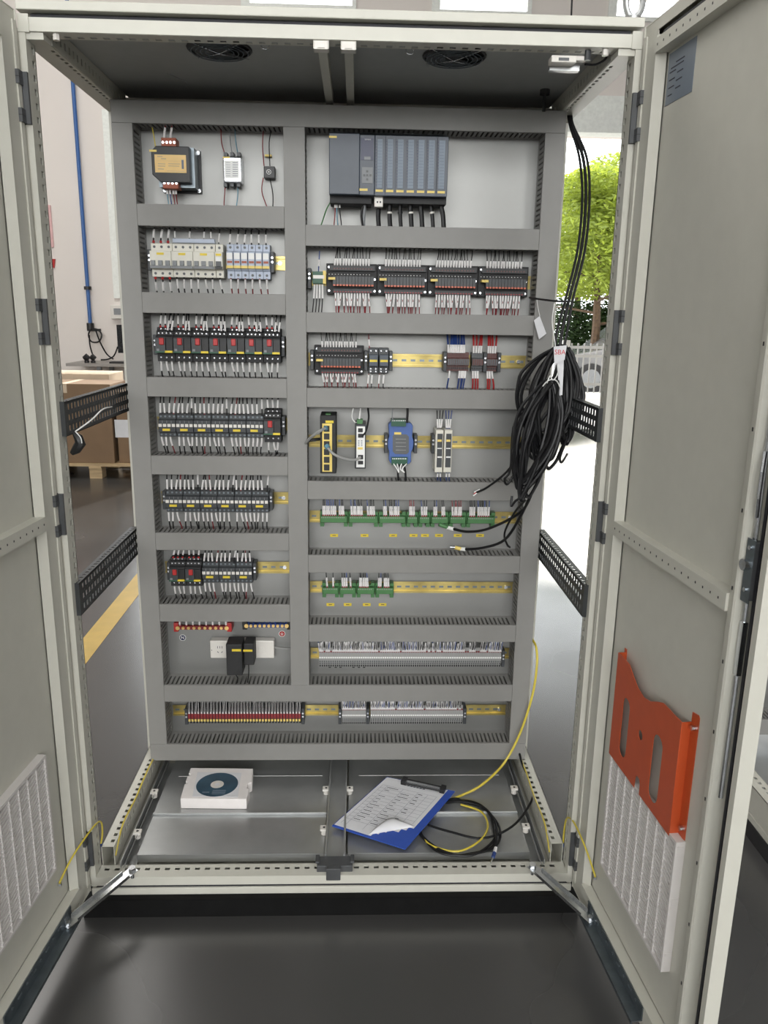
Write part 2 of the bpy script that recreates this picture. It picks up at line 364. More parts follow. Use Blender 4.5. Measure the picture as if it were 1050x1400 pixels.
# roof
m = MB().box(0.0, CW, -0.006, 0.6, 1.934, 1.951)
m.build('roof_panel', 'paint', cab, bevel=0.002)
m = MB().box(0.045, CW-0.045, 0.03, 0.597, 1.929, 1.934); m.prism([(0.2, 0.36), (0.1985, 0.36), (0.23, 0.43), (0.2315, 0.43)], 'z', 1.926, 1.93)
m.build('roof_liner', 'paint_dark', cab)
for x in (0.565, 0.618):
    m = MB().box(x, x+0.018, 0.02, 0.50, 1.899, 1.929).box(x-0.006, x+0.024, 0.004, 0.03, 1.884, 1.902)
    m.build('roof_bracket', 'paint', cab)
    m = MB().box(x-0.004, x+0.022, 0.0, 0.022, 1.882, 1.896).box(x+0.002, x+0.016, -0.002, 0.004, 1.884, 1.893); m.build('clip', 'white_plastic', cab)
# mounting plate
m = MB().box(0.034, 1.172, PY, PY+0.003, 0.07, 1.9).box(0.034, 0.037, PY, PY+0.03, 0.07, 1.9).box(1.169, 1.172, PY, PY+0.03, 0.07, 1.9)
m.build('mounting_plate', 'plate', cab)
# floor panels
for (xa, xb) in ((0.09, 0.572), (0.632, 1.11)):
    for (ya, yb, z) in ((0.082, 0.25, 0.026), (0.25, 0.436, 0.029), (0.436, 0.59, 0.026)):
        m = MB().box(xa, xb, ya, yb-0.001, z-0.002, z).box(xa, xb, ya, ya+0.002, z-0.022, z)
        if ya == 0.436: m.box(xa+0.03, xb-0.02, ya-0.001, ya+0.003, z, z+0.004)
        if ya == 0.25: m.box(xa, xb, ya-0.003, ya+0.004, z-0.003, z+0.004)
        m.build('floor_panel', 'galv', cab, bevel=0.0008, seg=1)
m = MB().box(0.574, 0.579, 0.05, 0.595, 0.001, 0.05).box(0.622, 0.627, 0.05, 0.595, 0.001, 0.05).box(0.579, 0.622, 0.05, 0.595, 0.03, 0.033)
m.box(0.556, 0.572, 0.05, 0.075, 0.0, 0.03).box(0.628, 0.644, 0.05, 0.075, 0.0, 0.03)
m.build('middle_floor_rail', 'galv', cab)
m = MB().box(0.556, 0.646, 0.012, 0.05, 0.026, 0.044).box(0.58, 0.616, -0.002, 0.012, 0.012, 0.046).box(0.552, 0.562, 0.02, 0.048, 0.044, 0.05).box(0.64, 0.65, 0.02, 0.048, 0.044, 0.05)
m.build('rail_bracket', 'hinge_grey', cab, bevel=0.002)
clipm = None
def panel_clip(x, y, s):
    global clipm
    if clipm is None:
        m = MB().box(-0.010, 0.010, -0.009, 0.009, 0.014, 0.020).cyl((0,0,0), (0,0,0.015), 0.008, 10).cyl((0,0,0.0195), (0,0,0.0205), 0.0035, 8, 1)
        clipm = m.build('panel_clip', ['white_plastic', 'black'], cab, bevel=0); o = clipm
    else: o = again(clipm, cab, (0,0,0))
    o.location = (x, y, 0.027)
for (px, py) in ((211, 1082), (188, 1137), (446, 1078), (443, 1132), (478, 1078), (703, 1077), (719, 1129)):
    x, y = atz(px, py, 0.045); panel_clip(x, y, 1)
# perforated depth rails
for s in (False, True):
    for (z0, z1, yend) in ((1.12, 1.195, 0.52), (0.708, 0.786, 0.52)):
        h = z1-z0; hol = []
        n = 23
        for r in (0.12, 0.43, 0.74): hol += slots(n, 0.02, 0.0205, 0.0115, h*r, h*r+0.0125)
        m = MB().perf((0.020, 0.02, z0), (0,1,0), (0,0,1), yend-0.02, h, hol, 0.002)
        for r in (0.34, 0.65):
            for i in range(n): m.box(0.0221, 0.0226, 0.03+i*0.0205, 0.033+i*0.0205, z0+h*r, z0+h*r+0.003)
        m.perf((0.0, 0.02, z1-0.002), (0,1,0), (1,0,0), yend-0.02, 0.022, slots(n, 0.02, 0.0205, 0.009, 0.008, 0.016), 0.002)
        m.box(0.0, 0.022, 0.018, 0.02, z0, z1).box(0.0, 0.022, 0.02, yend, z0, z0+0.0015)
        mir(m, s).build('perforated_rail', 'rail_black', cab)
# ---------------------------------------------------------------- doors
HX = {1: (1.2, -0.03, math.radians(-85.5)), -1: (0.0, -0.03, math.radians(-94.5))}
def on_door(s, px, py, off):                # photo pixel -> (u along door, z) on the plane 'off' outward of the door's inner face
    x0, y0, A = HX[s]; dv = Vector((math.cos(A), math.sin(A), 0)); n = Vector((-math.sin(A), math.cos(A), 0))*s
    d = ROT @ Vector(((px-525)/FPX, -(py-700)/FPX, -1.0)); t = (Vector((x0, y0, 0))+n*off-CAM).dot(n)/d.dot(n); P = CAM+d*t
    return (P-Vector((x0, y0, 0))).dot(dv), P.z
def door_world(s, u, off, z):
    x0, y0, A = HX[s]; dv = Vector((math.cos(A), math.sin(A), 0)); n = Vector((-math.sin(A), math.cos(A), 0))*s
    return Vector((x0, y0, z))+dv*u+n*off
DW, DZ0, DZ1 = 0.592, -0.004, 1.932
for s in (1, -1):
    fl = (s == -1)
    x0, y0, A = HX[s]
    m = MB()
    m.box(-0.02, DW, 0.0245, 0.026, DZ0, DZ1).box(-0.02, -0.006, 0.0, 0.0015, DZ0+0.02, DZ1-0.02).box(-0.0075, -0.006, 0.0015, 0.004, DZ0+0.02, DZ1-0.02).box(0.095, 0.505, 0.019, 0.0245, 0.06, 1.87)
    m.box(-0.02, -0.0185, 0.0, 0.0245, DZ0, DZ1).box(DW-0.0015, DW, 0, 0.0245, DZ0, DZ1).box(DW-0.014, DW-0.0015, 0, 0.0015, DZ0, DZ1)
    m.box(-0.02, DW, 0.002, 0.0245, DZ0, DZ0+0.0015).box(-0.02, DW, 0.002, 0.0245, DZ1-0.0015, DZ1)
    m.box(-0.0185, 0.04, 0.003, 0.0045, DZ0, DZ1).box(0.04, DW-0.0015, 0.002, 0.0035, DZ1-0.022, DZ1-0.0015).box(0.04, DW-0.0015, 0.002, 0.0035, DZ0+0.0015, 0.012)
    m.box(0.055, 0.095, 0.019, 0.0245, 0.06, 1.87)
    door = m.build('door', 'paint', cab, flip=fl); door.location = (x0, y0, 0); door.rotation_euler = (0, 0, A)
    m = MB().prism([(0.04, 0.0), (0.044, -0.001), (0.056, 0.0145), (0.056, 0.016), (0.053, 0.016), (0.04, 0.004)], 'z', 0.02, 1.90)
    m.build('edge_profile', 'paint', door, flip=fl)
    m = MB().prism([(0.505, 0.019), (0.505, 0.001), (0.508, 0), (0.522, -0.002), (0.526, 0), (0.528, 0.0245), (0.524, 0.0245)], 'z', 0.02, 1.90)
    for i in range(15): m.box(0.5125, 0.5155, -0.0016, 0.0005, 0.10+i*0.125, 0.106+i*0.125, 1)
    m.build('edge_profile', ['paint', 'black'], door, flip=fl)
    MB().box(0.553, 0.560, 0.010, 0.0245, 0.0, 1.925).build('gasket', 'gasket', door, flip=fl)
    def bar(u0, u1, za, zb, name='stiffener_bar', ya=-0.004, ho=True, dark=None):
        m = MB(); r = 0.006
        m.prism([(u0+r, za), (u1, za), (u1, zb), (u0+r, zb), (u0, zb-r), (u0, za+r)], 'y', ya, 0.019)
        n = int((u1-u0)/0.025)
        if ho:
            for i in range(n): m.box(u0+0.012+i*0.025, u0+0.015+i*0.025, ya-0.0004, ya+0.001, (za+zb)/2-0.002, (za+zb)/2+0.002, 1)
        m.build(name, ['paint', 'black'], door, flip=fl)
    bar(0.044, 0.505, 0.936, 0.966)
    bar(0.042, 0.545, 1.868, 1.893)
    bar(0.042, 0.545, 0.024, 0.058, ho=False)
    MB().box(0.06, 0.56, 0.004, 0.012, 1.896, 1.903).build('gasket', 'gasket', door, flip=fl)
    MB().box(0.05, 0.56, 0.004, 0.012, 0.013, 0.021).build('gasket', 'gasket', door, flip=fl)
    # hinges: bracket on the post, two knuckles, pale pin barrel
    hp = [(868, 160), (846, 455), (823, 715), (800, 1165)] if s == 1 else [(22, 132), (52, 440), (77, 705), (122, 1165)]
    for (px, py) in hp:
        _, z = at(px, py, -0.015); sx = -1 if s == 1 else 1; ex = CW if s == 1 else 0
        bxs = lambda m, a, b, c, d, e, f, mi=0: m.box(min(ex+sx*a, ex+sx*b), max(ex+sx*a, ex+sx*b), c, d, z+e, z+f, mi)
        m = MB(); bxs(m, -0.004, 0.0122, -0.007, 0.004, -0.046, 0.046)
        for e in (-0.046, 0.021): bxs(m, -0.02, 0.004, -0.026, -0.003, e, e+0.025); bxs(m, -0.0202, 0.0042, -0.0262, -0.01, e+0.012, e+0.0133, 1)
        m.cyl((ex-sx*0.012, -0.02, z+0.046), (ex-sx*0.012, -0.02, z+0.053), 0.003, 8, 2).cyl((ex-sx*0.012, -0.02, z-0.053), (ex-sx*0.012, -0.02, z-0.046), 0.003, 8, 2)
        m.cyl((ex-sx*0.012, -0.018, z-0.021), (ex-sx*0.012, -0.018, z+0.021), 0.008, 12, 3)
        h = m.build('hinge', ['hinge_grey', 'black', 'zinc', 'paint'], door, bevel=0)
        h.matrix_parent_inverse = (Matrix.Translation((x0, y0, 0)) @ Matrix.Rotation(A, 4, 'Z')).inverted()
    if s == 1:      # lock rod and lock case on the free edge of the right door
        u, z = on_door(1, 1032, 775, 0.012)
        m = MB().box(0.531, 0.552, 0.004, 0.0245, 0.97, 1.06, 0).cyl((0.54, -0.006, 1.025), (0.54, 0.006, 1.025), 0.009, 12, 1).box(0.531, 0.552, 0.0035, 0.005, 0.965, 1.065, 2)
        for zz in (1.052, 0.985): m.cyl((0.541, 0.001, zz), (0.541, 0.004, zz), 0.004, 8, 1)
        m.build('lock_case', ['hinge_grey', 'zinc', 'steel_dark'], door, flip=fl)
        m = MB().cyl((0.536, 0.012, 0.62), (0.536, 0.012, 1.75), 0.004, 8).box(0.531, 0.541, 0.008, 0.016, 0.84, 0.93)
        m.tube([(0.545, 0.004, 1.10), (0.55, 0.0, 1.13), (0.55, 0.0, 1.17), (0.545, 0.004, 1.2)], 0.003, 6)
        m.build('lock_rod', 'zinc', door, flip=fl)
# ================================================================ CABLE DUCTS
def duct(x0, x1, z0, z1, label, front=TY, back=PY):
    vert = (z1-z0) > (x1-x0); L = (z1-z0) if vert else (x1-x0); Wd = (x1-x0) if vert else (z1-z0)
    t = thing('cable_duct', label, 'cable duct', ((x0+x1)/2, back, (z0+z1)/2), group='slotted cable ducts')
    d = back-front; hw = Wd/2
    def V(l, w, y): return (w, y, l) if vert else (l, y, w)
    m = MB()
    a, b = V(-L/2, -hw-0.0006, 0), V(L/2, hw+0.0006, 0)
    m.box(a[0], b[0], -d, -d+0.0022, a[2], b[2])
    for s in (-1, 1):
        p, q = V(-L/2, s*hw-0.0008 if s < 0 else s*hw-0.0006, 0), V(L/2, s*hw+0.0006 if s < 0 else s*hw+0.0008, 0)
        m.box(min(p[0],q[0]), max(p[0],q[0]), -d+0.0022, -d+0.009, min(p[2],q[2]), max(p[2],q[2]))
    m.build('cover', 'duct', t, bevel=0.0006, seg=1)
    n = int((L-0.006)/0.0125)
    for s in (-1, 1):
        sl = [(0.005+i*0.0125, 0.005+i*0.0125+0.0052, 0.016, d-0.012) for i in range(n)]
        m = MB(); o = V(-L/2, s*hw-(0.0009 if s > 0 else -0.0009), 0)
        U = (0,0,1) if vert else (1,0,0)
        m.perf(o, U, (0,-1,0), L, d-0.0022, sl, 0.0012)
        w = m.build('slotted_wall', 'duct', t); w['kind'] = 'stuff'
    a, b = V(-L/2, -hw+0.001, 0), V(L/2, hw-0.001, 0)
    m = MB().box(a[0], b[0], -0.002, -0.0002, a[2], b[2]); m.build('back_wall', 'duct', t)
    return t
X0, XA, XM0, XM1, XB, X1 = 0.041, 0.0905, 0.4615, 0.5135, 1.1155, 1.165
duct(X0, X1, 1.8355, 1.886, 'topmost full-width horizontal grey duct below the cabinet roof')
duct(X0, X1, 0.085, 0.1365, 'lowest full-width horizontal grey duct just above the cabinet floor')
duct(X0, XA, 0.1375, 1.8345, 'tall vertical grey duct along the left side of the mounting plate')
duct(XB, X1, 0.1375, 1.8345, 'tall vertical grey duct along the right side of the mounting plate')
duct(XM0, XM1, 0.329, 1.8345, 'vertical grey duct between the left and right device columns')
duct(XA+0.001, XB-0.001, 0.2775, 0.328, 'wide horizontal grey duct directly above the bottom terminal row')
for (z0, z1, lb) in ((1.597, 1.648, 'short grey duct under the black transformer'), (1.383, 1.4335, 'short grey duct under the white circuit breakers'),
                     (1.167, 1.217, 'short grey duct under the upper row of red-button motor breakers'), (0.956, 1.0065, 'short grey duct under the contactors that end with one red-button breaker'),
                     (0.741, 0.7895, 'short grey duct under the row of six contactors without a breaker'), (0.528, 0.5785, 'short grey duct just above the neutral and earth bars')):
    duct(XA+0.001, XM0-0.001, z0, z1, lb)
for (z0, z1, lb) in ((1.556, 1.606, 'long grey duct under the dark modular controller'), (1.34, 1.39, 'long grey duct under the row of four relay boards'),
                     (1.144, 1.194, 'long grey duct under the single relay board'), (0.890, 0.940, 'long grey duct under the blue module and network switch'),
                     (0.677, 0.727, 'long grey duct under the longer green terminal strip'), (0.467, 0.517, 'long grey duct under the shorter green terminal strip')):
    duct(XM1+0.001, XB-0.001, z0, z1, lb)
# ================================================================ DIN RAILS
def din(x0, x1, zc, label):
    m = MB(); d0, d1 = PY-0.0075, PY-0.0002
    m.prism([(d0+0.0055, 0.0175), (d0, 0.0175), (d0, 0.0135), (d0+0.0058, 0.0135), (d0+0.0058, -0.0135), (d0, -0.0135), (d0, -0.0175), (d0+0.0055, -0.0175), (d0+0.0015, -0.0172), (d0+0.0015, -0.0145), (d1, -0.0145), (d1, 0.0145), (d0+0.0015, 0.0145), (d0+0.0015, 0.0172)][:0] or
            [(d1, -0.0125), (d1, 0.0125), (d0+0.001, 0.0125), (d0+0.001, 0.0175), (d0, 0.0175), (d0, 0.0115), (d1-0.001, 0.0115), (d1-0.001, -0.0115), (d0, -0.0115), (d0, -0.0175), (d0+0.001, -0.0175), (d0+0.001, -0.0125)], 'x', 0, x1-x0)
    t = thing('din_rail', label, 'mounting rail', (x0, 0, zc), group='yellow passivated mounting rails')
    m.build('rail', 'rail_yellow', t)
    k = MB(); n = int((x1-x0)/0.025)
    for i in range(n): k.box(0.006+i*0.025, 0.019+i*0.025, d1-0.0014, d1-0.0008, -0.003, 0.003)
    k.build('slot_row', 'steel_dark', t)
    sc = MB().cyl((0, d1-0.001, 0), (0, d1-0.005, 0), 0.0055, 8).build('screw', 'zinc', t); sc.location = (0.06, 0, 0); again(sc, t, ((x1-x0)-0.02, 0, 0))
    return t
RZ = {}
def rowz(px, py, Y=0.508): return at(px, py, Y)[1]
RZ['L1'] = rowz(385, 360); RZ['L2'] = rowz(388, 473); RZ['L3'] = rowz(393, 580); RZ['L4'] = rowz(385, 681); RZ['L5'] = rowz(375, 776)
RZ['R1'] = rowz(580, 384); RZ['R2'] = rowz(570, 493); RZ['R3'] = rowz(600, 604.5); RZ['R4'] = rowz(430, 706); RZ['R5'] = rowz(600, 803); RZ['R6'] = rowz(430, 893); RZ['B'] = rowz(440, 971)
LX0, LX1, RX0, RX1 = 0.095, 0.4605, 0.5145, 1.1145
for k, lb in (('L1','rail carrying the white circuit breakers'), ('L2','rail carrying seven red-button motor breakers'), ('L3','rail carrying contactors and one red-button breaker'), ('L4','rail carrying only six contactors'), ('L5','rail carrying two red-button breakers and three contactors')):
    din(LX0, LX1, RZ[k], lb)
for k, lb in (('R1','rail carrying four relay boards side by side'), ('R2','rail carrying one relay board and coloured terminals'), ('R3','rail carrying the network switch and the blue module'), ('R4','rail behind the longer green terminal strip'), ('R5','rail behind the shorter green terminal strip'), ('R6','rail behind the long grey terminal row')):
    din(RX0, RX1, RZ[k], lb)
din(LX0, RX1, RZ['B'], 'full-width rail at the bottom behind red and grey terminals')
# ================================================================ WIRES
STUFF = MB(); SMAT = ['cable', 'sleeve', 'wire_red', 'wire_blue', 'wire_lightblue']
NW = [0]
def wire_pts(x, z0, z1, y0, y1, dx, sag=0.004, n=6):
    pts = []
    for i in range(n+1):
        f = i/n; e = f*f*(3-2*f)
        pts.append((x+dx*e, y0+(y1-y0)*f-math.sin(PI*f)*sag, z0+(z1-z0)*f))
    return pts
def wire(x, z0, z1, label, group, col='cable', y0=0.462, y1=0.485, dx=0.0, sl=(0.08, 0.62), r=0.0018, stuff=False, sleeve='sleeve', rs=0.0026, ferr=None):
    pts = wire_pts(x, z0, z1, y0, y1, dx)
    n = 6; a, b = sl
    seg = []
    if b > a:
        for k in range(4):
            f = a+(b-a)*k/3; g = f*n; i = min(int(g), n-1); w = g-i; seg.append(Vector(pts[i]).lerp(Vector(pts[i+1]), w))
    if stuff:
        STUFF.tube(pts[::2], r, 4, SMAT.index(col))
        if seg: STUFF.tube([seg[0], seg[-1]], rs, 5, 1)
        return
    NW[0] += 1
    o = MB().tube(pts, r, 5).build('wire', col, smooth=True); tag(o, label, 'wire', group)
    if seg: MB().tube(seg, rs, 6).build('marker_sleeve', sleeve, o, smooth=True)
    if ferr: MB().tube([pts[0], Vector(pts[0]).lerp(Vector(pts[1]), 0.75)], rs*1.15, 6).build('ferrule_boot', ferr, o, smooth=True)
rnd = lambda a: random.uniform(-a, a)
# ================================================================ DEVICES  (local frame: plate at y=0, front towards -y)
def place(px0, px1, py, Y=0.45):
    a = at(px0, py, Y)[0]; b = at(px1, py, Y)[0]; return a, b
def screw_row(m, xs, y, z, r=0.0028, mi=1):
    for x in xs: m.cyl((x, y, z), (x, y-0.0012, z), r, 8, mi)
def body_profile(h, d, steps):              # stepped side profile (y,z) from list of (z_fraction, depth)
    pts = [(0, -h/2)]
    for (z, dep) in steps: pts.append((-dep, z*h))
    pts.append((0, h/2)); return pts
# --- circuit breakers
def make_breaker(poles, w=0.0178):
    t = thing('circuit_breaker', 'x', 'circuit breaker', group='white miniature circuit breakers'); Wd = poles*w
    MB().prism([(-0.006, -0.042), (-0.046, -0.042), (-0.046, -0.022), (-0.064, -0.022), (-0.064, 0.022), (-0.046, 0.022), (-0.046, 0.042), (-0.006, 0.042)], 'x', 0.0003, Wd-0.0003).build('housing', 'cream', t, bevel=0.001, seg=1)
    m = MB()
    for i in range(poles):
        for z in (0.033, -0.033): m.cyl((i*w+w/2, -0.0455, z), (i*w+w/2, -0.0468, z), 0.0034, 10)
    m.build('screw_hole', 'grey_dark', t)
    q = bx(0.004, w-0.004, -0.071, -0.063, -0.014, -0.002).build('toggle', 'grey_mid' if poles > 1 else 'grey_dark', t)
    for i in range(1, poles): again(q, t, (i*w, 0, 0))
    bx(0.001, Wd-0.001, -0.068, -0.063, -0.021, -0.0145).build('toggle_bar', 'grey_mid' if poles > 1 else 'black', t)
    c = Wd*0.5; bx(c-0.009 if poles > 1 else c-0.007, c+0.009 if poles > 1 else c+0.007, -0.0648, -0.0638, 0.012, 0.0175).build('label_strip', 'yellow', t)
    if poles == 1: bx(c-0.007, c+0.007, -0.0646, -0.0638, -0.001, 0.009).build('print_patch', 'white', t)
    return t
zc = RZ['L1']; xa, xb = place(204.8, 293.4, 357, 0.45)
w3 = (xb-xa)/3
b3 = make_breaker(3, w3/3); b3.location = (xa, PY-0.002, zc); b3['label'] = 'leftmost three-pole white circuit breaker with red sleeved wires'
dup(b3, (xa+w3, PY-0.002, zc), 'middle three-pole white circuit breaker under the grey busbar'); dup(b3, (xa+2*w3, PY-0.002, zc), 'rightmost three-pole white circuit breaker beside the narrow single-pole one')
b1 = make_breaker(1, 0.0205); b1.location = (xb+0.0003, PY-0.002, zc); b1['label'] = 'narrow single-pole white circuit breaker beside the surge protectors'
bb = MB().box(xa+w3+0.004, xb+0.001, PY-0.06, PY-0.045, zc+0.043, zc+0.053); tag(bb.build('busbar', 'bluegrey', bevel=0.001), 'pale grey comb busbar above the white circuit breakers', 'busbar')
def make_spd(w):
    t = thing('surge_protector', 'x', 'surge protector', group='surge protectors')
    MB().prism([(-0.006, -0.043), (-0.044, -0.043), (-0.044, -0.024), (-0.05, -0.022), (-0.05, 0.024), (-0.044, 0.026), (-0.044, 0.043), (-0.006, 0.043)], 'x', 0.0003, w-0.0003).build('base', 'bluegrey', t, bevel=0.0008, seg=1)
    bx(0.0012, w-0.0012, -0.062, -0.05, -0.018, 0.023).build('cartridge', 'bluegrey', t, bevel=0.0008, seg=1)
    bx(0.002, w-0.002, -0.0628, -0.0618, 0.005, 0.02).build('print_patch', 'white', t)
    bx(0.003, w-0.003, -0.0629, -0.0618, -0.005, 0.0005).build('status_window', 'terracotta', t)
    bx(0.0006, w-0.0006, -0.0629, -0.0618, -0.0178, -0.011).build('label_strip', 'label_yellow', t)
    m = MB()
    for z in (0.035, -0.034): m.cyl((w/2, -0.0435, z), (w/2, -0.0448, z), 0.0034, 10)
    m.build('screw_hole', 'grey_dark', t); return t
sa, sb = place(309, 368.5, 359); ws = (sb-sa)/6
sp = make_spd(ws); names = ['first', 'second', 'third', 'fourth', 'fifth', 'sixth']
for i in range(6):
    o = sp if i == 0 else dup(sp, (0,0,0)); o.location = (sa+i*ws, PY-0.002, zc); o['label'] = names[i]+' blue-grey surge protector counted from the white breakers'
def make_clamp():
    t = thing('end_clamp', 'x', 'end clamp', group='rail end clamps')
    bx(0, 0.0095, -0.045, -0.004, -0.026, 0.026).build('body', 'charcoal', t, bevel=0.001, seg=1)
    q = MB().cyl((0.0047, -0.0448, 0), (0.0047, -0.0462, 0), 0.003, 8).build('screw', 'zinc', t); q.location = (0, 0, 0.011); again(q, t, (0, 0, 0)); return t
CL = None
def clamp(x, row, label, wd=1.0):
    global CL
    if CL is None: CL = make_clamp(); o = CL
    else: o = dup(CL, (0,0,0))
    o.location = (x, PY-0.002, RZ[row]); o['label'] = label; return o
clamp(sb+0.0005, 'L1', 'dark end clamp right of the surge protectors'); clamp(xa-0.0105, 'L1', 'dark end clamp left of the white circuit breakers')
g = 'wires of the circuit breaker row'
ztop, zbot = zc+0.042, zc-0.042; dt, db = 1.598, 1.432
for i in range(10):
    x = xa+(i+0.5)*(xb-xa)/9 if i < 9 else xb+0.01
    red = i < 3
    if i not in (4, 6) or i >= 9:
        wire(x, ztop+(0.01 if not red and i < 9 else 0), dt, 'thick wire with red boot above the leftmost breaker' if red else 'white-sleeved wire above the white breakers', g, r=0.0019 if red else 0.0014, dx=rnd(0.004), ferr='red' if red else None, sl=(0.3, 0.85) if red else (0.1, 0.65), rs=0.0032 if red else 0.0023)
    wire(x, zbot, db, 'thick wire with red boot below the leftmost breaker' if red else 'white-sleeved wire below the white breakers', g, r=0.0019, dx=rnd(0.004), ferr='red' if red else None, sl=(0.3, 0.8) if red else (0.1, 0.65), rs=0.003 if red else 0.0024)
for i in range(6):
    x = sa+(i+0.5)*ws
    wire(x, ztop, dt, 'white-sleeved wire above the '+names[i]+' surge protector', g, dx=rnd(0.003), sl=(0.1, 0.62))
    wire(x, zbot, db, 'white-sleeved red wire below the '+names[i]+' surge protector', g, 'wire_red', dx=rnd(0.003), sl=(0.05, 0.6))
# --- motor protection breakers (black, red rocker)
def make_motor(w, h=0.088):
    t = thing('motor_breaker', 'x', 'motor breaker', group='black motor protection breakers with red rocker')
    MB().prism([(-0.006, -0.045), (-0.05, -0.045), (-0.05, -0.0225), (-0.066, -0.0215), (-0.066, 0.0195), (-0.052, 0.023), (-0.050, 0.034), (-0.042, 0.036), (-0.040, 0.044), (-0.006, 0.044)], 'x', 0.0005, w-0.0005).build('housing', 'black_matt', t, bevel=0.0009, seg=1)
    bx(0.0015, w*0.60, -0.0735, -0.0655, -0.019, 0.017).build('front_plate', 'charcoal', t, bevel=0.001, seg=1)
    bx(w*0.60+0.001, w-0.001, -0.070, -0.0655, -0.019, 0.015).build('dial_plate', 'black', t)
    bx(w*0.27, w*0.53, -0.078, -0.073, -0.001, 0.017).build('rocker', 'red', t, bevel=0.0015, seg=1)
    bx(0.001, w*0.55, -0.0742, -0.0653, -0.0215, -0.0175).build('green_stripe', 'green_dark', t)
    bx(w*0.1, w*0.24, -0.0741, -0.073, -0.017, -0.011).build('print_patch', 'grey_mid', t)
    bx(w*0.56, w*0.97, -0.0742, -0.0648, -0.0215, -0.016).build('label_strip', 'yellow', t)
    m = MB()
    screw_row(m, [w*f for f in (0.15, 0.36, 0.58, 0.82)], -0.0505, 0.0285, 0.0021, 0); screw_row(m, [w*f for f in (0.25, 0.5, 0.75)], -0.0418, 0.0395, 0.002, 0)
    screw_row(m, [w*f for f in (0.22, 0.52, 0.82)], -0.0498, -0.0345, 0.0021, 0)
    m.build('screw', 'zinc', t); return t
zc = RZ['L2']+0.002; xa, xb = place(212.7, 383.4, 472); wm = (xb-xa)/7
mo = make_motor(wm)
for i in range(7):
    o = mo if i == 0 else dup(mo, (0,0,0)); o.location = (xa+i*wm, PY-0.002, zc)
    o['label'] = (['first', 'second', 'third', 'fourth', 'fifth', 'sixth', 'seventh'][i])+' red-button motor breaker from the left in the row of seven'
    g = 'wires of the motor breaker row'; ow = ' of the '+['first', 'second', 'third', 'fourth', 'fifth', 'sixth', 'seventh'][i]+' motor breaker in the row of seven'
    for j, f in enumerate((0.22, 0.5, 0.78)):
        wire(xa+(i+f)*wm, zc+0.043, 1.383, 'red-booted wire at the top'+ow, g, dx=rnd(0.004), y0=0.47, sl=(0.25, 0.8), ferr='red' if j < 2 else None)
    for j, f in enumerate((0.68, 0.9)):
        wire(xa+(i+f)*wm, zc+0.03, 1.383, 'front white-sleeved wire'+ow, g, dx=-rnd(0.006), y0=0.455, y1=0.475, sl=(0.12, 0.6), rs=0.0024)
    for j, f in enumerate((0.2, 0.5, 0.8)):
        wire(xa+(i+f)*wm, zc-0.045, 1.216, 'white-sleeved wire at the foot'+ow, g, dx=rnd(0.006), sl=(0.0, 0.6))
clamp(xb+0.0005, 'L2', 'dark end clamp right of the seven motor breakers'); clamp(xa-0.0105, 'L2', 'dark end clamp left of the seven motor breakers')
# --- contactors
def make_contactor(w):
    t = thing('contactor', 'x', 'contactor', group='small dark contactors')
    MB().prism([(-0.006, -0.032), (-0.048, -0.032), (-0.048, -0.02), (-0.058, -0.018), (-0.058, 0.014), (-0.047, 0.017), (-0.047, 0.03), (-0.006, 0.03)], 'x', 0.0005, w-0.0005).build('housing', 'charcoal', t, bevel=0.0009, seg=1)
    q = w/4; wt = bx(0.0016, q-0.0016, -0.0605, -0.0575, -0.0035, 0.0045).build('white_tab', 'white_plastic', t)
    for i in range(1, 4): again(wt, t, (q*i, 0, 0))
    bx(w*0.25, w*0.67, -0.0606, -0.0575, -0.0145, -0.0085).build('label_strip', 'yellow', t)
    m = MB(); screw_row(m, [q*(i+0.5) for i in range(4)], -0.0467, 0.0235, 0.0027, 0); screw_row(m, [q*(i+0.5) for i in range(4)], -0.0477, -0.026, 0.0027, 0)
    m.build('screw', 'steel_dark', t)
    m = MB()
    for i in range(1, 4): m.box(q*i-0.0005, q*i+0.0005, -0.0583, -0.057, 0.006, 0.0135)
    m.build('rib', 'grey_mid', t); return t
def contactor_row(xa, xb, n, row, zt, zb, where, first, ):
    zc = RZ[row]; w = (xb-xa)/n; out = first
    ords = ['first', 'second', 'third', 'fourth', 'fifth', 'sixth']
    for i in range(n):
        o = dup(first, (0,0,0)) if first.location.length > 0.01 else first
        o.location = (xa+i*w, PY-0.002, zc); o.scale = (w/0.045, 1, 1); o['label'] = ords[i]+' dark contactor from the left '+where
        g = 'wires of the contactors '+where
        for j in range(4):
            x = xa+i*w+(j+0.5)*w/4
            if j < 3 or i % 2 == 0: wire(x, zc+0.03, zt, 'white-sleeved wire above the '+ords[i]+' contactor '+where, g, 'wire_red' if (i*4+j) % 7 == 3 else 'cable', dx=rnd(0.006), sl=(0.06, 0.55))
            if j < 3 or i % 3 != 0: wire(x, zc-0.032, zb, 'white-sleeved wire below the '+ords[i]+' contactor '+where, g, 'wire_red' if (i*3+j) % 6 == 2 else 'cable', dx=rnd(0.007), sl=(0.0, 0.5))
        if i % 2: wire(xa+i*w+w*0.93, zc+0.028, zt, 'tall-sleeved wire on the '+ords[i]+' contactor '+where, g, dx=rnd(0.004), y0=0.455, sl=(0.35, 0.8))
ct = make_contactor(0.045)
xa, xb = place(215.4, 360.0, 580); contactor_row(xa, xb, 6, 'L3', 1.168, 1.005, 'in the row that ends with a red-button breaker', ct)
o = dup(mo, (xb+0.0005, PY-0.002, RZ['L3']+0.001), 'single red-button motor breaker at the right end of a contactor row')
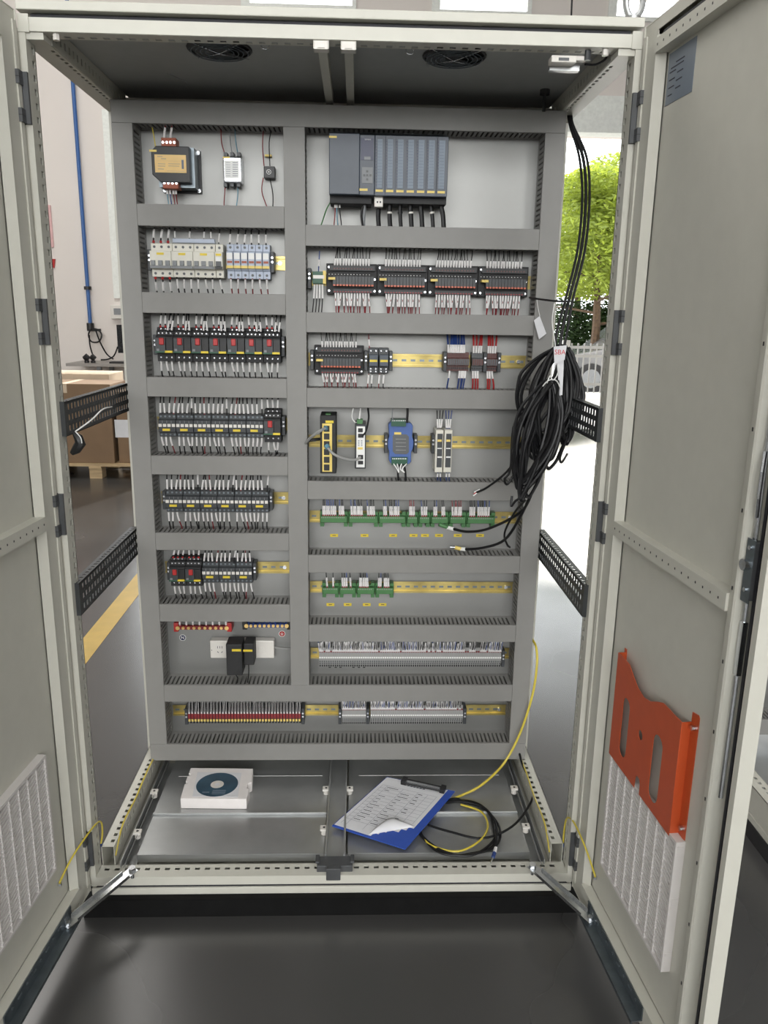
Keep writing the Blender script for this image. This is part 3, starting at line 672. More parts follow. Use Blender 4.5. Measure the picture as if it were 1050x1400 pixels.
for f in (0.25, 0.55, 0.8):
    wire(xb+f*wm, RZ['L3']+0.044, 1.168, 'white-sleeved wire above the single motor breaker', 'wires of the single motor breaker', dx=rnd(0.004), y0=0.465, sl=(0.15, 0.7))
    wire(xb+f*wm, RZ['L3']-0.044, 1.005, 'white-sleeved wire below the single motor breaker', 'wires of the single motor breaker', dx=rnd(0.006), sl=(0.0, 0.6))
clamp(xb+wm+0.001, 'L3', 'dark end clamp right of the single motor breaker')
xa, xb = place(225.3, 367, 688); contactor_row(xa, xb, 6, 'L4', 0.957, 0.789, 'in the row of six without a breaker', ct)
clamp(xb+0.0005, 'L4', 'dark end clamp right of the row of six contactors'); clamp(xa-0.0105, 'L4', 'dark end clamp left of the row of six contactors')
xa, xm_ = place(231.5, 275.3, 786); xb = place(275.3, 344.6, 786)[1]
zc = RZ['L5']; w2 = (xm_-xa)/2
for i in range(2):
    dup(mo, (xa+i*w2, PY-0.002, zc), ['left', 'right'][i]+' one of the pair of red-button motor breakers in the lowest breaker row', scale=(w2/wm, 1, 0.93))
    for f in (0.22, 0.5, 0.8):
        wire(xa+(i+f)*w2, zc+0.041, 0.742, 'red-booted wire above the pair of motor breakers', 'wires of the pair of motor breakers', dx=rnd(0.004), y0=0.465, sl=(0.25, 0.75), ferr='red')
        wire(xa+(i+f)*w2, zc-0.042, 0.579, 'white-sleeved wire below the pair of motor breakers', 'wires of the pair of motor breakers', dx=rnd(0.004), sl=(0.0, 0.55))
contactor_row(xm_+0.0005, xb, 3, 'L5', 0.742, 0.579, 'in the lowest row beside two red-button breakers', ct)
clamp(xb+0.0005, 'L5', 'dark end clamp right of the three contactors'); clamp(xa-0.0105, 'L5', 'dark end clamp left of the pair of motor breakers')
# --- transformer, mains filter, rectifier
def pxbox(m, a, b, Y0, Y1, mi=0):           # box whose front face spans two photo corners on the plane y=Y0
    (xa_, za_), (xb_, zb_) = at(*a, Y0), at(*b, Y0); m.box(min(xa_,xb_), max(xa_,xb_), Y0, Y1, min(za_,zb_), max(za_,zb_), mi); return m
tr = thing('transformer', 'black control transformer with amber nameplate and terracotta terminals', 'transformer')
(ax, az), (bxx, bz) = at(206, 199, 0.425), at(260, 250, 0.425)
m = MB().prism([(ax, az-0.012), (ax+0.012, az), (bxx, az), (bxx, bz), (ax+0.02, bz), (ax, bz+0.018)], 'y', 0.425, 0.505); m.build('winding_cover', 'black', tr, bevel=0.002)
m = MB(); (cx0, cz0), (cx1, cz1) = at(216, 200, 0.46), at(268, 261, 0.46); m.box(cx0, cx1, 0.452, 0.51, cz1+0.006, cz0-0.003); m.build('core', 'steel_dark', tr)
m = MB().box(cx0-0.002, cx1+0.006, 0.508, 0.515, cz1, cz0)
for xx in (cx0+0.002, cx1): 
    for zz in (cz1+0.006, cz0-0.006): m.cyl((xx, 0.508, zz), (xx, 0.503, zz), 0.005, 8, 1)
m.build('foot', ['black', 'zinc'], tr)
pxbox(MB(), (211, 211), (255, 236.5), 0.4235, 0.4255).build('nameplate', 'label_amber', tr)
ln_ = MB()
for (xa_, xb_, yy) in ((215, 222, 214), (220, 227, 217), (214, 252, 220), (216, 226, 224), (230, 246, 224), (216, 226, 227), (230, 245, 227), (216, 224, 231), (228, 252, 234)): pxbox(ln_, (xa_, yy-0.4), (xb_, yy+0.4), 0.4231, 0.4236)
pxbox(ln_, (248, 218.5), (251.5, 231), 0.4231, 0.4236); ln_.build('nameplate_print', 'ink_grey', tr)
for (a, b) in (((220, 188), (241, 201.5)), ((222, 243), (244, 258))):
    t_ = pxbox(MB(), a, b, 0.428, 0.465).build('terminal_block', 'terracotta', tr, bevel=0.001, seg=1); q = MB()
    for i in range(4):
        x_, z_ = at(a[0]+(b[0]-a[0])*(i+0.5)/4, (a[1]+b[1])/2, 0.428); q.cyl((x_, 0.4285, z_), (x_, 0.427, z_), 0.0032, 8)
    q.build('screw', 'zinc', t_)
pxbox(MB(), (204, 204.5), (214, 207.5), 0.424, 0.4255).build('label_strip', 'label_yellow', tr)
ef = thing('mains_filter', 'small silver mains filter box with white printed label', 'filter')
pxbox(MB(), (304, 213.5), (330, 249.5), 0.465, 0.513).build('housing', 'zinc', ef, bevel=0.004)
pxbox(MB(), (306.5, 219), (327, 244), 0.4645, 0.4655).build('nameplate', 'white', ef)
q = MB()
for i in range(7): pxbox(q, (309, 222+i*3), (315, 222.6+i*3), 0.4641, 0.4646); pxbox(q, (318, 222+i*3), (325, 222.8+i*3), 0.4641, 0.4646)
q.build('nameplate_print', 'ink_grey', ef)
q = MB()
for px in (308, 317, 326):
    for (ya, yb) in ((208, 213.5), (249.5, 255)): pxbox(q, (px-2.4, ya), (px+2.4, yb), 0.475, 0.505)
q.build('terminal_tab', 'grey_dark', ef)
pxbox(MB(), (304.5, 214), (314, 216.5), 0.4635, 0.4655).build('label_strip', 'label_yellow', ef)
rc = thing('rectifier', 'small square black rectifier block with round white mark', 'rectifier')
pxbox(MB(), (360.5, 227), (376, 244), 0.487, 0.513).build('housing', 'black', rc, bevel=0.002)
x_, z_ = at(367.5, 235, 0.486); ring = [(x_+0.0055*math.cos(2*PI*k/16), 0.4862, z_+0.0055*math.sin(2*PI*k/16)) for k in range(16)]
MB().tube(ring, 0.0009, 4, closed=True).cyl((x_, 0.487, z_), (x_, 0.485, z_), 0.002, 8).build('print_mark', 'white', rc)
pxbox(MB(), (362, 211), (371, 214), 0.5, 0.5145).build('label_strip', 'label_yellow', rc)
def px_wire(pts, Y, col, label, group, r=0.0014, sl=None, slcol='sleeve', rs=0.0024):
    P = []
    for i, p in enumerate(pts):
        y = Y[i] if isinstance(Y, (list, tuple)) else Y; x, z = at(p[0], p[1], y); P.append(Vector((x, y, z)))
    Q = []
    for i in range(len(P)-1):
        p0 = P[max(i-1,0)]; p1 = P[i]; p2 = P[i+1]; p3 = P[min(i+2, len(P)-1)]
        for k in range(5):
            t = k/5; Q.append(0.5*((2*p1)+(-p0+p2)*t+(2*p0-5*p1+4*p2-p3)*t*t+(-p0+3*p1-3*p2+p3)*t**3))
    Q.append(P[-1])
    o = MB().tube(Q, r, 6).build('wire', col, smooth=True); tag(o, label, 'wire', group); NW[0] += 1
    if sl:
        n = len(Q)-1; a, b = int(sl[0]*n), max(int(sl[1]*n), int(sl[0]*n)+1); MB().tube(Q[a:b+1], rs, 6).build('marker_sleeve', slcol, o, smooth=True)
    return o
g = 'wires in the transformer compartment'
px_wire([(208, 174), (211, 190), (213, 204)], 0.465, 'yellow_cable', 'thin green-yellow wire at the left of the transformer', g)
for k, px in enumerate((224, 233)): px_wire([(px+2, 172), (px, 189)], 0.45, 'wire_red', 'white-sleeved wire on top of the transformer', g, sl=(0.3, 1.0), rs=0.003)
for k, (px, c) in enumerate(((228, 'wire_lightblue'), (232, 'wire_blue'), (236.5, 'wire_red'), (240, 'wire_red'))): px_wire([(px, 257), (px+1, 268), (px+3, 282)], 0.455, c, 'white-sleeved wire under the transformer', g, sl=(0.0, 0.45), rs=0.003)
for (pts, c, lb) in ((((302, 176), (303, 195), (307, 209)), 'wire_red', 'dark red wire above the mains filter'), (((314, 176), (315, 195), (317, 209)), 'grey_mid', 'grey wire above the mains filter'), (((321, 176), (322.5, 195), (325, 209)), 'wire_lightblue', 'light blue wire above the mains filter'),
                     (((308, 254), (307, 268), (306, 283)), 'wire_red', 'dark red wire below the mains filter'), (((325, 254), (325, 268), (323, 283)), 'wire_lightblue', 'light blue wire below the mains filter'),
                     (((360, 178), (359, 200), (361, 227)), 'wire_red', 'red wire above the small rectifier'), (((371, 178), (368, 195), (369, 227)), 'cable', 'black wire above the small rectifier'),
                     (((360, 243), (358, 262), (365, 283)), 'wire_red', 'red wire below the small rectifier'), (((369, 244), (373, 265), (373, 283)), 'cable', 'black wire below the small rectifier')):
    px_wire(list(pts), 0.49, c, lb, g)
# --- modular controller
plc = thing('modular_controller', 'dark slate modular controller with power supply, processor and seven input modules', 'controller')
YF = 0.40
def plcbox(name, a, b, mat, Y0=YF, Y1=0.505, bev=0.0015, par=plc): return pxbox(MB(), a, b, Y0, Y1).build(name, mat, par, bevel=bev, seg=1)
plcbox('power_supply', (449.8, 181.5), (491.3, 266), 'slate')
plcbox('processor', (491.9, 184), (511.8, 267), 'slate')
plcbox('display', (493.5, 188.5), (510.5, 219), 'navy', YF-0.002, YF+0.001, 0)
plcbox('key_panel', (495, 228.5), (509.5, 250.5), 'grey_mid', YF-0.0015, YF+0.001, 0)
q = MB()
for (px, py) in ((502, 234), (502, 245), (498, 239.5), (506.5, 239.5), (502, 239.5)): pxbox(q, (px-1.4, py-1.4), (px+1.4, py+1.4), YF-0.003, YF)
q.build('key', 'grey_dark', plc)
pxbox(MB(), (498, 214), (506.5, 218.5), YF-0.0026, YF).build('print_patch', 'grey_mid', plc)
x_, z_ = at(502.8, 190.7, YF-0.0023); lettering('maker_lettering', 'SIEMENS', 0.0042, 'white', plc, (x_, YF-0.0022, z_))
plcbox('label_strip', (450, 185.5), (460.5, 188.6), 'label_yellow', YF-0.001, YF+0.001, 0)
plcbox('label_strip', (491.5, 257.5), (502.5, 261), 'label_yellow', YF-0.001, YF+0.001, 0)
mod = None
wpx = (611.7-513)/7
for i in range(7):
    a = 512.6+i*wpx
    b = pxbox(MB(), (a+0.25, 184.5+i*0.33), (a+wpx-0.25, 267.6+i*0.28), YF, 0.505).build('io_module', 'slate', plc, bevel=0.0012, seg=1)
    pxbox(MB(), (a+3.6, 190+i*0.3), (a+9.8, 257+i*0.25), YF-0.0016, YF+0.001).build('label_field', 'slate_light', b)
    k = MB()
    for j in range(16): pxbox(k, (a+1.2, 192+i*0.3+j*4), (a+2.6, 194+i*0.3+j*4), YF-0.0012, YF+0.0005)
    for j in range(15): pxbox(k, (a+3.6, 193.6+i*0.3+j*4.2), (a+9.8, 194.0+i*0.3+j*4.2), YF-0.002, YF)
    k.build('marking', 'navy', b)
    pxbox(MB(), (a+1, 259+i*0.35), (a+11, 262.4+i*0.35), YF-0.0014, YF+0.001).build('label_strip', 'label_yellow', b)
m = pxbox(MB(), (451, 265), (508, 279), 0.43, 0.5); pxbox(m, (512, 267), (610, 280), 0.425, 0.5); m.build('lower_housing', 'black_matt', plc, bevel=0.001, seg=1)
m = pxbox(MB(), (449.8, 180), (612, 184), 0.42, 0.512); m.build('mounting_profile', 'grey_mid', plc)
gp = 'cables below the controller'
px_wire([(455, 272), (447, 285), (439, 308)], [0.46, 0.46, 0.48], 'green', 'green wire leaving the controller power supply', gp, r=0.0018)
for k, (px, c) in enumerate(((457.5, 'wire_red'), (461, 'wire_lightblue'), (464, 'cable'))): px_wire([(px, 271), (px+rnd(1), 288), (px-1+k*2, 309)], 0.455, c, 'white-sleeved wire under the controller power supply', gp, sl=(0, 0.45), rs=0.0026)
px_wire([(499, 268), (498, 290), (497, 309)], 0.45, 'grey_mid', 'thick grey cable under the controller processor', gp, r=0.004)
px_wire([(496, 282), (494, 295), (496, 309)], 0.445, 'cable', 'black cable with plug under the controller processor', gp, r=0.003)
ord7 = ['first', 'second', 'third', 'fourth', 'fifth', 'sixth', 'seventh']
for i in range(7):
    a = 518+i*wpx+ (1 if i else 0)
    o = px_wire([(a+2, 268), (a, 282), (a-1+i*0.5, 295), (a+i*0.5, 311)], 0.45, 'cable', 'thick black cable under the '+ord7[i]+' controller module', gp, r=[0.006, 0.006, 0.005][i % 3], sl=(0.55, 0.66), slcol='white_plastic' if i % 2 else 'cable', rs=0.0065)
pl = thing('white_plug', 'white plug hanging below the first controller module', 'plug'); pxbox(MB(), (511.8, 267), (523.5, 283), 0.42, 0.445).build('body', 'white_plastic', pl, bevel=0.0015, seg=1)
q = MB(); pxbox(q, (515, 275), (517, 277.5), 0.4194, 0.421); pxbox(q, (519, 275), (521, 277.5), 0.4194, 0.421); q.build('contact_hole', 'black', pl)
# --- relay boards
def make_board(w, n=13):
    t = thing('relay_board', 'x', 'relay board', group='black relay boards'); h = 0.078
    bx(0, w, -0.03, -0.008, -h/2, h/2).build('tray', 'black_matt', t, bevel=0.001, seg=1)
    q = 0.0083; x0 = 0.018; r0 = None
    for i in range(n):
        if r0 is None: r0 = bx(0, q-0.0008, -0.052, -0.03, -0.015, 0.006).build('relay', 'charcoal', t); r0.location = (x0, 0, 0); e0 = bx(0.0008, q-0.0016, -0.0545, -0.0515, -0.0185, -0.0145).build('relay_foot', 'relay_orange', t); e0.location = (x0, 0, 0)
        else: again(r0, t, (x0+i*q, 0, 0)); again(e0, t, (x0+i*q, 0, 0))
    bx(0.008, w-0.006, -0.042, -0.03, 0.021, 0.033).build('terminal_strip', 'black', t); bx(0.018, w-0.01, -0.042, -0.03, -0.035, -0.026).build('terminal_strip', 'black', t)
    m = MB()
    for i in range(14): m.box(0.02+i*0.0075, 0.0235+i*0.0075, -0.0425, -0.0415, 0.024, 0.0275)
    m.build('terminal_screw', 'brown', t)
    m = MB()
    for i in range(14): m.box(0.02+i*0.0073, 0.0245+i*0.0073, -0.0428, -0.0415, -0.0345, -0.031)
    m.build('terminal_screw', 'wire_red', t)
    m = MB()
    for i in range(14): m.box(0.006+i*0.0082, 0.0085+i*0.0082, -0.0306, -0.0295, 0.011, 0.0125)
    m.build('status_light', 'white', t)
    bx(0.006, 0.024, -0.056, -0.0295, -0.003, 0.003).build('label_strip', 'label_yellow', t)
    m = MB()
    for (xx, zz) in ((0.007, -0.03), (w-0.006, -0.03), (0.007, 0.03), (w-0.006, 0.0)): m.cyl((xx, -0.0295, zz), (xx, -0.031, zz), 0.003, 8)
    m.build('screw', 'zinc', t); return t
xa, xb = place(446, 723.5, 386, 0.47); wb = (xb-xa)/4
rb = make_board(wb-0.0006)
o4 = ['first', 'second', 'third', 'fourth']
for i in range(4):
    o = rb if i == 0 else dup(rb, (0,0,0)); o.location = (xa+i*wb, PY-0.002, RZ['R1']); o['label'] = o4[i]+' black relay board from the left in the row of four'
    g = 'wires of the four relay boards'
    for j in range(13):
        x = xa+i*wb+0.022+j*0.0075
        wire(x, RZ['R1']+0.034, 1.557, 'thin black wire above the '+o4[i]+' relay board of four', g, dx=rnd(0.005)+0.002, y0=0.478, y1=0.49, r=0.0013, sl=(0.0, 0.38), rs=0.0026, stuff=(j % 2 == 1))
        x = xa+i*wb+0.024+j*0.0073
        wire(x, RZ['R1']-0.036, 1.389, 'white-sleeved red wire below the '+o4[i]+' relay board of four', g, 'wire_red', dx=rnd(0.006), y0=0.476, y1=0.488, r=0.0016, sl=(0.0, 0.62), rs=0.0029, stuff=(j % 2 == 0))
xc, xd = place(429.5, 497.7, 493, 0.47)
dup(rb, (xc, PY-0.002, RZ['R2']), 'single black relay board beside two small relays')
for j in range(13):
    wire(xc+0.022+j*0.0075, RZ['R2']+0.034, 1.341, '', '', dx=rnd(0.005), y0=0.478, y1=0.49, r=0.0013, sl=(0.0, 0.38), rs=0.0026, stuff=True)
    wire(xc+0.022+j*0.0073, RZ['R2']-0.036, 1.193, 'white-sleeved red wire below the single relay board', 'wires of the single relay board', 'wire_red', dx=rnd(0.006), y0=0.476, y1=0.488, r=0.0016, sl=(0.0, 0.62), stuff=(j % 3 > 0))
clamp(xc-0.0105, 'R2', 'dark end clamp left of the single relay board'); clamp(xd+0.0005, 'R2', 'dark end clamp between the single relay board and the small relays')
gt = thing('green_terminal_block', 'small green terminal block left of the four relay boards', 'terminal block')
pxbox(MB(), (427, 371), (444, 388), 0.47, 0.512).build('housing', 'green_dark', gt, bevel=0.001, seg=1); pxbox(MB(), (428, 376), (443, 381), 0.4685, 0.472).build('screw_strip', 'white_plastic', gt); pxbox(MB(), (441.5, 370), (445.5, 388), 0.469, 0.475).build('label_strip', 'label_yellow', gt)
clamp(place(420.5, 425, 385, 0.47)[0], 'R1', 'dark end clamp left of the small green terminal block')
for j in range(4): px_wire([(430+j*3.6, 389), (429+j*4, 408), (427+j*4.2, 428)], 0.47, 'cable', 'white-sleeved wire under the small green terminal block', 'wires of the small green block', sl=(0.0, 0.5), rs=0.0026)
px_wire([(437, 343), (436, 358), (435.5, 371)], 0.48, 'wire_blue', 'dark blue wire above the small green terminal block', 'wires of the small green block', sl=(0.4, 0.75), rs=0.0026)
# --- two small relays
xa, xb = place(503.5, 532, 492, 0.455); wr = (xb-xa)/2
def make_relay(w):
    t = thing('plug_in_relay', 'x', 'relay', group='two small plug-in relays')
    bx(0.0004, w-0.0004, -0.036, -0.006, -0.034, 0.034).build('socket', 'charcoal', t, bevel=0.001, seg=1)
    bx(0.002, w-0.002, -0.066, -0.036, -0.013, 0.017).build('relay_body', 'slate', t, bevel=0.001, seg=1)
    bx(0.004, w-0.004, -0.0668, -0.065, -0.002, 0.004).build('label_strip', 'yellow', t)
    m = MB(); screw_row(m, [w*0.25, w*0.75], -0.0358, 0.026, 0.0022, 0); screw_row(m, [w*0.25, w*0.75], -0.0358, -0.022, 0.0022, 0); screw_row(m, [w*0.25, w*0.75], -0.0358, -0.029, 0.0022, 0); m.build('screw', 'zinc', t); return t
rl = make_relay(wr); rl.location = (xa, PY-0.002, RZ['R2']); rl['label'] = 'left one of two small plug-in relays'; dup(rl, (xa+wr, PY-0.002, RZ['R2']), 'right one of two small plug-in relays')
clamp(xb+0.0005, 'R2', 'dark end clamp right of the two small relays')
for k, (px, c) in enumerate(((504, 'wire_red'), (509, 'cable'), (519, 'wire_red'), (525, 'cable'))): px_wire([(px, 511), (px-1, 522), (px-1.5, 533)], 0.475, c, 'white-sleeved wire under the two small relays', 'wires of the small relays', sl=(0.1, 0.6), rs=0.0026)
px_wire([(504, 457), (504.5, 466), (505, 476)], 0.475, 'wire_red', 'red wire above the left small relay', 'wires of the small relays', sl=(0.4, 0.8), rs=0.0026)
# --- terminals
def make_terminal(name, w, h, d, mats, cat):
    t = thing(name, 'x', cat)
    MB().prism([(-0.006, -h/2), (-d*0.72, -h/2), (-d*0.72, -h*0.22), (-d, -h*0.18), (-d, h*0.18), (-d*0.72, h*0.22), (-d*0.72, h/2), (-0.006, h/2)], 'x', 0.0002, w-0.0002).build('housing', mats[0], t)
    if mats[1]: bx(0.0008, w-0.0008, -d-0.0008, -d+0.002, -h*0.16, h*0.16).build('marker', mats[1], t)
    if mats[2]: bx(0.001, w-0.001, -d*0.72-0.001, -d*0.72+0.001, -h*0.4, -h*0.3).build('wire_entry', mats[2], t)
    return t
tb = make_terminal('terminal_block', 0.0064, 0.05, 0.047, ('brown', 'grey_dark', 'black'), 'terminal'); done = [0]
def terminal_row(px0, px1, py, row, n, src, label, group, gap=None, Y=0.468, dz=0):
    a, b = place(px0, px1, py, Y); w = (b-a)/n
    for i in range(n):
        o = src if src.location.length < 0.01 else dup(src, (0,0,0))
        o.location = (a+i*w, PY-0.002, RZ[row]+dz); o.scale = (w/0.0064, 1, 1); o['label'] = label; o['group'] = group
    return a, b, w
a, b, w = terminal_row(611.5, 641.5, 495, 'R2', 11, tb, 'narrow brown terminal under the blue wires', 'brown terminals under blue wires')
for i in range(11):
    x = a+(i+0.5)*w
    if i < 9: wire(x, RZ['R2']+0.024, 1.341, 'blue wire above the brown terminals', 'blue wires', 'wire_blue', dx=rnd(0.004), y0=0.474, sl=(0.0, 0.42), r=0.0026, rs=0.003)
    if i in (1, 6, 7, 8, 9): wire(x, RZ['R2']-0.024, 1.193, 'blue wire below the brown terminals', 'blue wires', 'wire_blue', dx=rnd(0.006), y0=0.474, sl=(0.0, 0.4), r=0.0022, rs=0.0028)
a2, b2, w = terminal_row(645.5, 660.5, 495, 'R2', 5, make_terminal('terminal_block', 0.0064, 0.05, 0.047, ('grey_dark', 'brown', 'black'), 'terminal'), 'grey terminal under the left group of red wires', 'grey terminals under red wires')
a3, b3_, w = terminal_row(665.5, 680, 495, 'R2', 5, tb, 'brown terminal under the right group of red wires', 'brown terminals under red wires')
for (p, q_) in ((a2, b2), (a3, b3_)):
    for i in range(4):
        x = p+(i+0.6)*(q_-p)/4.6
        wire(x, RZ['R2']+0.024, 1.341, 'red wire above the grey and brown terminals', 'red terminal wires', 'red', dx=rnd(0.005)+0.003, y0=0.474, sl=(0.0, 0.38), r=0.0024, rs=0.0028)
        if i < 3: wire(x, RZ['R2']-0.024, 1.193, 'red wire below the grey and brown terminals', 'red terminal wires', 'red', dx=rnd(0.006)+0.006, y0=0.474, sl=(0.0, 0.4), r=0.0024, rs=0.0028)
clamp(a-0.0105, 'R2', 'dark end clamp left of the brown terminals'); clamp(b2+0.001, 'R2', 'dark end clamp between the two groups of red wires'); clamp(b3_+0.0005, 'R2', 'dark end clamp right of the red wire terminals')
# red and yellow fuse terminals in the bottom row
ft = thing('fuse_terminal', 'x', 'terminal'); fw = 0.0064
MB().prism([(-0.006, -0.026), (-0.036, -0.026), (-0.036, -0.013), (-0.05, -0.013), (-0.05, 0.016), (-0.03, 0.026), (-0.006, 0.026)], 'x', 0.0003, fw-0.0003).build('housing', 'black_matt', ft)
bx(0.0006, fw-0.0006, -0.0525, -0.046, -0.002, 0.014).build('fuse_lever', 'wire_red', ft); bx(0.0012, fw-0.0012, -0.0522, -0.0495, -0.0115, -0.0045).build('marker', 'label_yellow', ft); bx(0.0004, 0.0016, -0.0365, -0.035, -0.025, -0.016).build('edge', 'grey_terminal', ft)
a, b, w = terminal_row(257, 411.6, 972, 'B', 37, ft, 'black fuse terminal with red lever and yellow marker in the bottom row', 'red and yellow fuse terminals')
for i in range(37): wire(a+(i+0.5)*w, RZ['B']+0.014, 0.279, '', '', y0=0.462, y1=0.47, dx=rnd(0.003), sl=(0.0, 0.9), rs=0.0026, stuff=True)
clamp(a-0.0105, 'B', 'dark end clamp left of the red fuse terminals'); clamp(b+0.0005, 'B', 'dark end clamp right of the red fuse terminals')
# grey feed-through terminals
gtm = thing('feed_terminal', 'x', 'terminal')
MB().prism([(-0.006, -0.031), (-0.034, -0.031), (-0.034, -0.016), (-0.042, -0.014), (-0.042, 0.006), (-0.036, 0.016), (-0.034, 0.031), (-0.006, 0.031)], 'x', 0.0003, 0.0061).build('housing', 'grey_terminal', gtm)
bx(0.0012, 0.0052, -0.0345, -0.033, -0.030, -0.024).build('wire_entry', 'black', gtm); bx(0.0012, 0.0052, -0.0345, -0.033, -0.022, -0.018).build('wire_entry', 'grey_dark', gtm); bx(0.0008, 0.0056, -0.0428, -0.0415, 0.0, 0.005).build('marker', 'white', gtm); bx(0.0015, 0.005, -0.0426, -0.0415, -0.0125, -0.0075).build('bridge_slot', 'grey_dark', gtm); bx(0.001, 0.0054, -0.037, -0.0345, 0.0165, 0.021).build('ferrule', 'wire_red', gtm)
def grey_row(px0, px1, py, row, n, label, group, skip=0.0, zt=0.279):
    a, b, w = terminal_row(px0, px1, py, row, n, gtm, label, group)
    for i in range(n):
        if random.random() < skip: continue
        for k in range(2):
            wire(a+(i+0.3+0.4*k)*w, RZ[row]+0.02, zt, '', '', random.choice(['cable', 'cable', 'cable', 'wire_blue']), y0=0.476, y1=0.466+k*0.006, dx=rnd(0.005), sl=(0.0, random.uniform(0.6, 1.0)), r=0.0014, rs=0.0024, stuff=True)
    return a, b
a, b = grey_row(467.5, 500.5, 973, 'B', 12, 'grey terminal in the short group of the bottom row', 'short group of grey terminals in the bottom row')
clamp(b+0.0005, 'B', 'dark end clamp between the two grey terminal groups of the bottom row'); clamp(a-0.0105, 'B', 'dark end clamp left of the short grey terminal group')
a, b = grey_row(506.5, 633.5, 973, 'B', 42, 'grey terminal in the longer group of the bottom row', 'longer group of grey terminals in the bottom row', 0.05); clamp(b+0.0005, 'B', 'dark end clamp right of the longer grey terminal group')
a, b = grey_row(436, 686, 895, 'R6', 84, 'grey terminal in the long row above the bottom row', 'long row of grey terminals', 0.14, 0.468); clamp(b+0.0005, 'R6', 'dark end clamp right of the long grey terminal row')
# green terminal strips
def green_strip(cuts, row, py, what, zt, wires, dz=0.0):
    n = len(cuts)-1
    for i in range(n):
        a, b = place(cuts[i]+0.1, cuts[i+1]-0.1, py, 0.47); L = b-a; z0 = RZ[row]
        t = thing('green_terminal_module', '%s green terminal module from the left on the %s strip' % (['first','second','third','fourth','fifth','sixth','seventh','eighth'][i], what), 'terminal module', (a, PY-0.002, z0), group='green terminal modules')
        bx(0, L, -0.028, -0.008, -0.011, 0.014).build('carrier', 'green', t, bevel=0.0008, seg=1)
        bx(0.003, L-0.003, -0.044, -0.028, -0.008, 0.011).build('terminal_bar', 'green', t, bevel=0.0008, seg=1)
        m = MB(); k = int((L-0.008)/0.0052)
        for j in range(k): m.box(0.005+j*0.0052, 0.0077+j*0.0052, -0.0446, -0.0435, 0.0055, 0.0085)
        m.build('screw_row', 'grey_terminal', t)
        m = MB()
        for xx in (0.001, L-0.012): m.box(xx, xx+0.011, -0.034, -0.008, -0.022, -0.011).box(xx, xx+0.011, -0.034, -0.008, 0.014, 0.022)
        m.build('clip_foot', 'green', t)
        k = max(2, int((L-0.016)/0.0058))
        for j in range(k):
            if random.random() < wires: 
                c = random.choice(['cable', 'cable', 'wire_blue']) if i not in (3, 6) or what != 'longer' else 'wire_red'
                wire(a+0.010+j*0.0058, z0+0.012, zt, '', '', c, y0=0.472, y1=0.478, dx=rnd(0.003)-0.002, sl=(0.0, 0.5), r=0.0019, rs=0.0029, stuff=True)
                STUFF.box(a+0.008+j*0.0058, a+0.012+j*0.0058, 0.469, 0.474, z0+0.011, z0+0.0155, 2)
    return
cv = lambda L: [400+q/2.763 for q in L]
green_strip(cv([102, 210, 325, 430, 476, 522, 592, 658, 769]), 'R4', 706, 'longer', 0.891, 0.85)
green_strip(cv([110, 176, 241, 312, 384]), 'R5', 802, 'shorter', 0.679, 0.75)
for k, (L, py) in enumerate((((157, 272, 380, 457, 500, 553, 624, 708), 732), ((143, 208, 280, 340), 826.5))):
    for i, q in enumerate(L):
        px = 400+q/2.763; x_, z_ = at(px, py, PY)
        t = thing('yellow_label', '%s yellow paper label from the left below the %s green strip' % (['first','second','third','fourth','fifth','sixth','seventh','eighth'][i], ['longer', 'shorter'][k]), 'label', (x_, PY, z_), group='yellow labels stuck on the plate')
        bx(-0.0115, 0.0115, -0.0007, -0.0001, -0.0045, 0.0045).build('sticker', 'yellow', t)
        MB().box(-0.005, 0.005, -0.0009, -0.0006, -0.001, 0.001).build('print', 'ink', t)
for i, q in enumerate((155, 180, 200, 255, 278, 300)):
    x_, z_ = at(400+q/3.088, 840+216/3.088, 0.505)
    m = MB().box(-0.005, 0.005, 0.0, 0.0098, 0.0, 0.008).box(-0.002, 0.005, 0.001, 0.009, -0.008, 0.0)
    o = m.build('dark_piece', 'black_matt'); o.location = (x_, 0.505, z_); tag(o, 'small black piece on the plate below the long grey terminal row', 'plug', 'small black pieces below the grey terminals')  # small dark pieces set on the plate
# --- network devices on rail R3
sw = thing('network_switch', 'tall black network switch with yellow-framed ports', 'network switch')
pxbox(MB(), (437.5, 568), (459.5, 647.5), 0.41, 0.505).build('housing', 'black_matt', sw, bevel=0.0015, seg=1)
pxbox(MB(), (440.5, 579), (454, 645), 0.4085, 0.4105).build('port_frame', 'label_yellow', sw)
q = MB()
for i in range(6): pxbox(q, (442.8, 582+i*10.6), (450.5, 590.4+i*10.6), 0.4075, 0.409)
q.build('port', 'black', sw)
pxbox(MB(), (445, 575), (456, 578.4), 0.4084, 0.411).build('label_strip', 'yellow', sw); pxbox(MB(), (445, 566), (452, 572), 0.425, 0.46).build('power_plug', 'green', sw)
mc = thing('media_converter', 'narrow white-fronted media converter with green plug', 'media converter')
pxbox(MB(), (485.5, 580), (500, 641), 0.42, 0.505).build('housing', 'charcoal', mc, bevel=0.0015, seg=1); pxbox(MB(), (487.5, 583), (498.5, 639), 0.4185, 0.4205).build('front_plate', 'white', mc)
q = MB(); pxbox(q, (489.5, 593), (497, 598.5), 0.4175, 0.419); pxbox(q, (489.5, 585.5), (496, 591), 0.4175, 0.419); pxbox(q, (489.5, 622), (496.5, 628), 0.4175, 0.419); pxbox(q, (489.5, 630), (496.5, 635), 0.4175, 0.419); q.build('port', 'black', mc)
pxbox(MB(), (489, 611.5), (496, 614.5), 0.4175, 0.419).build('label_strip', 'label_yellow', mc); pxbox(MB(), (488, 574), (496, 580), 0.43, 0.46).build('power_plug', 'green', mc)
q = MB()
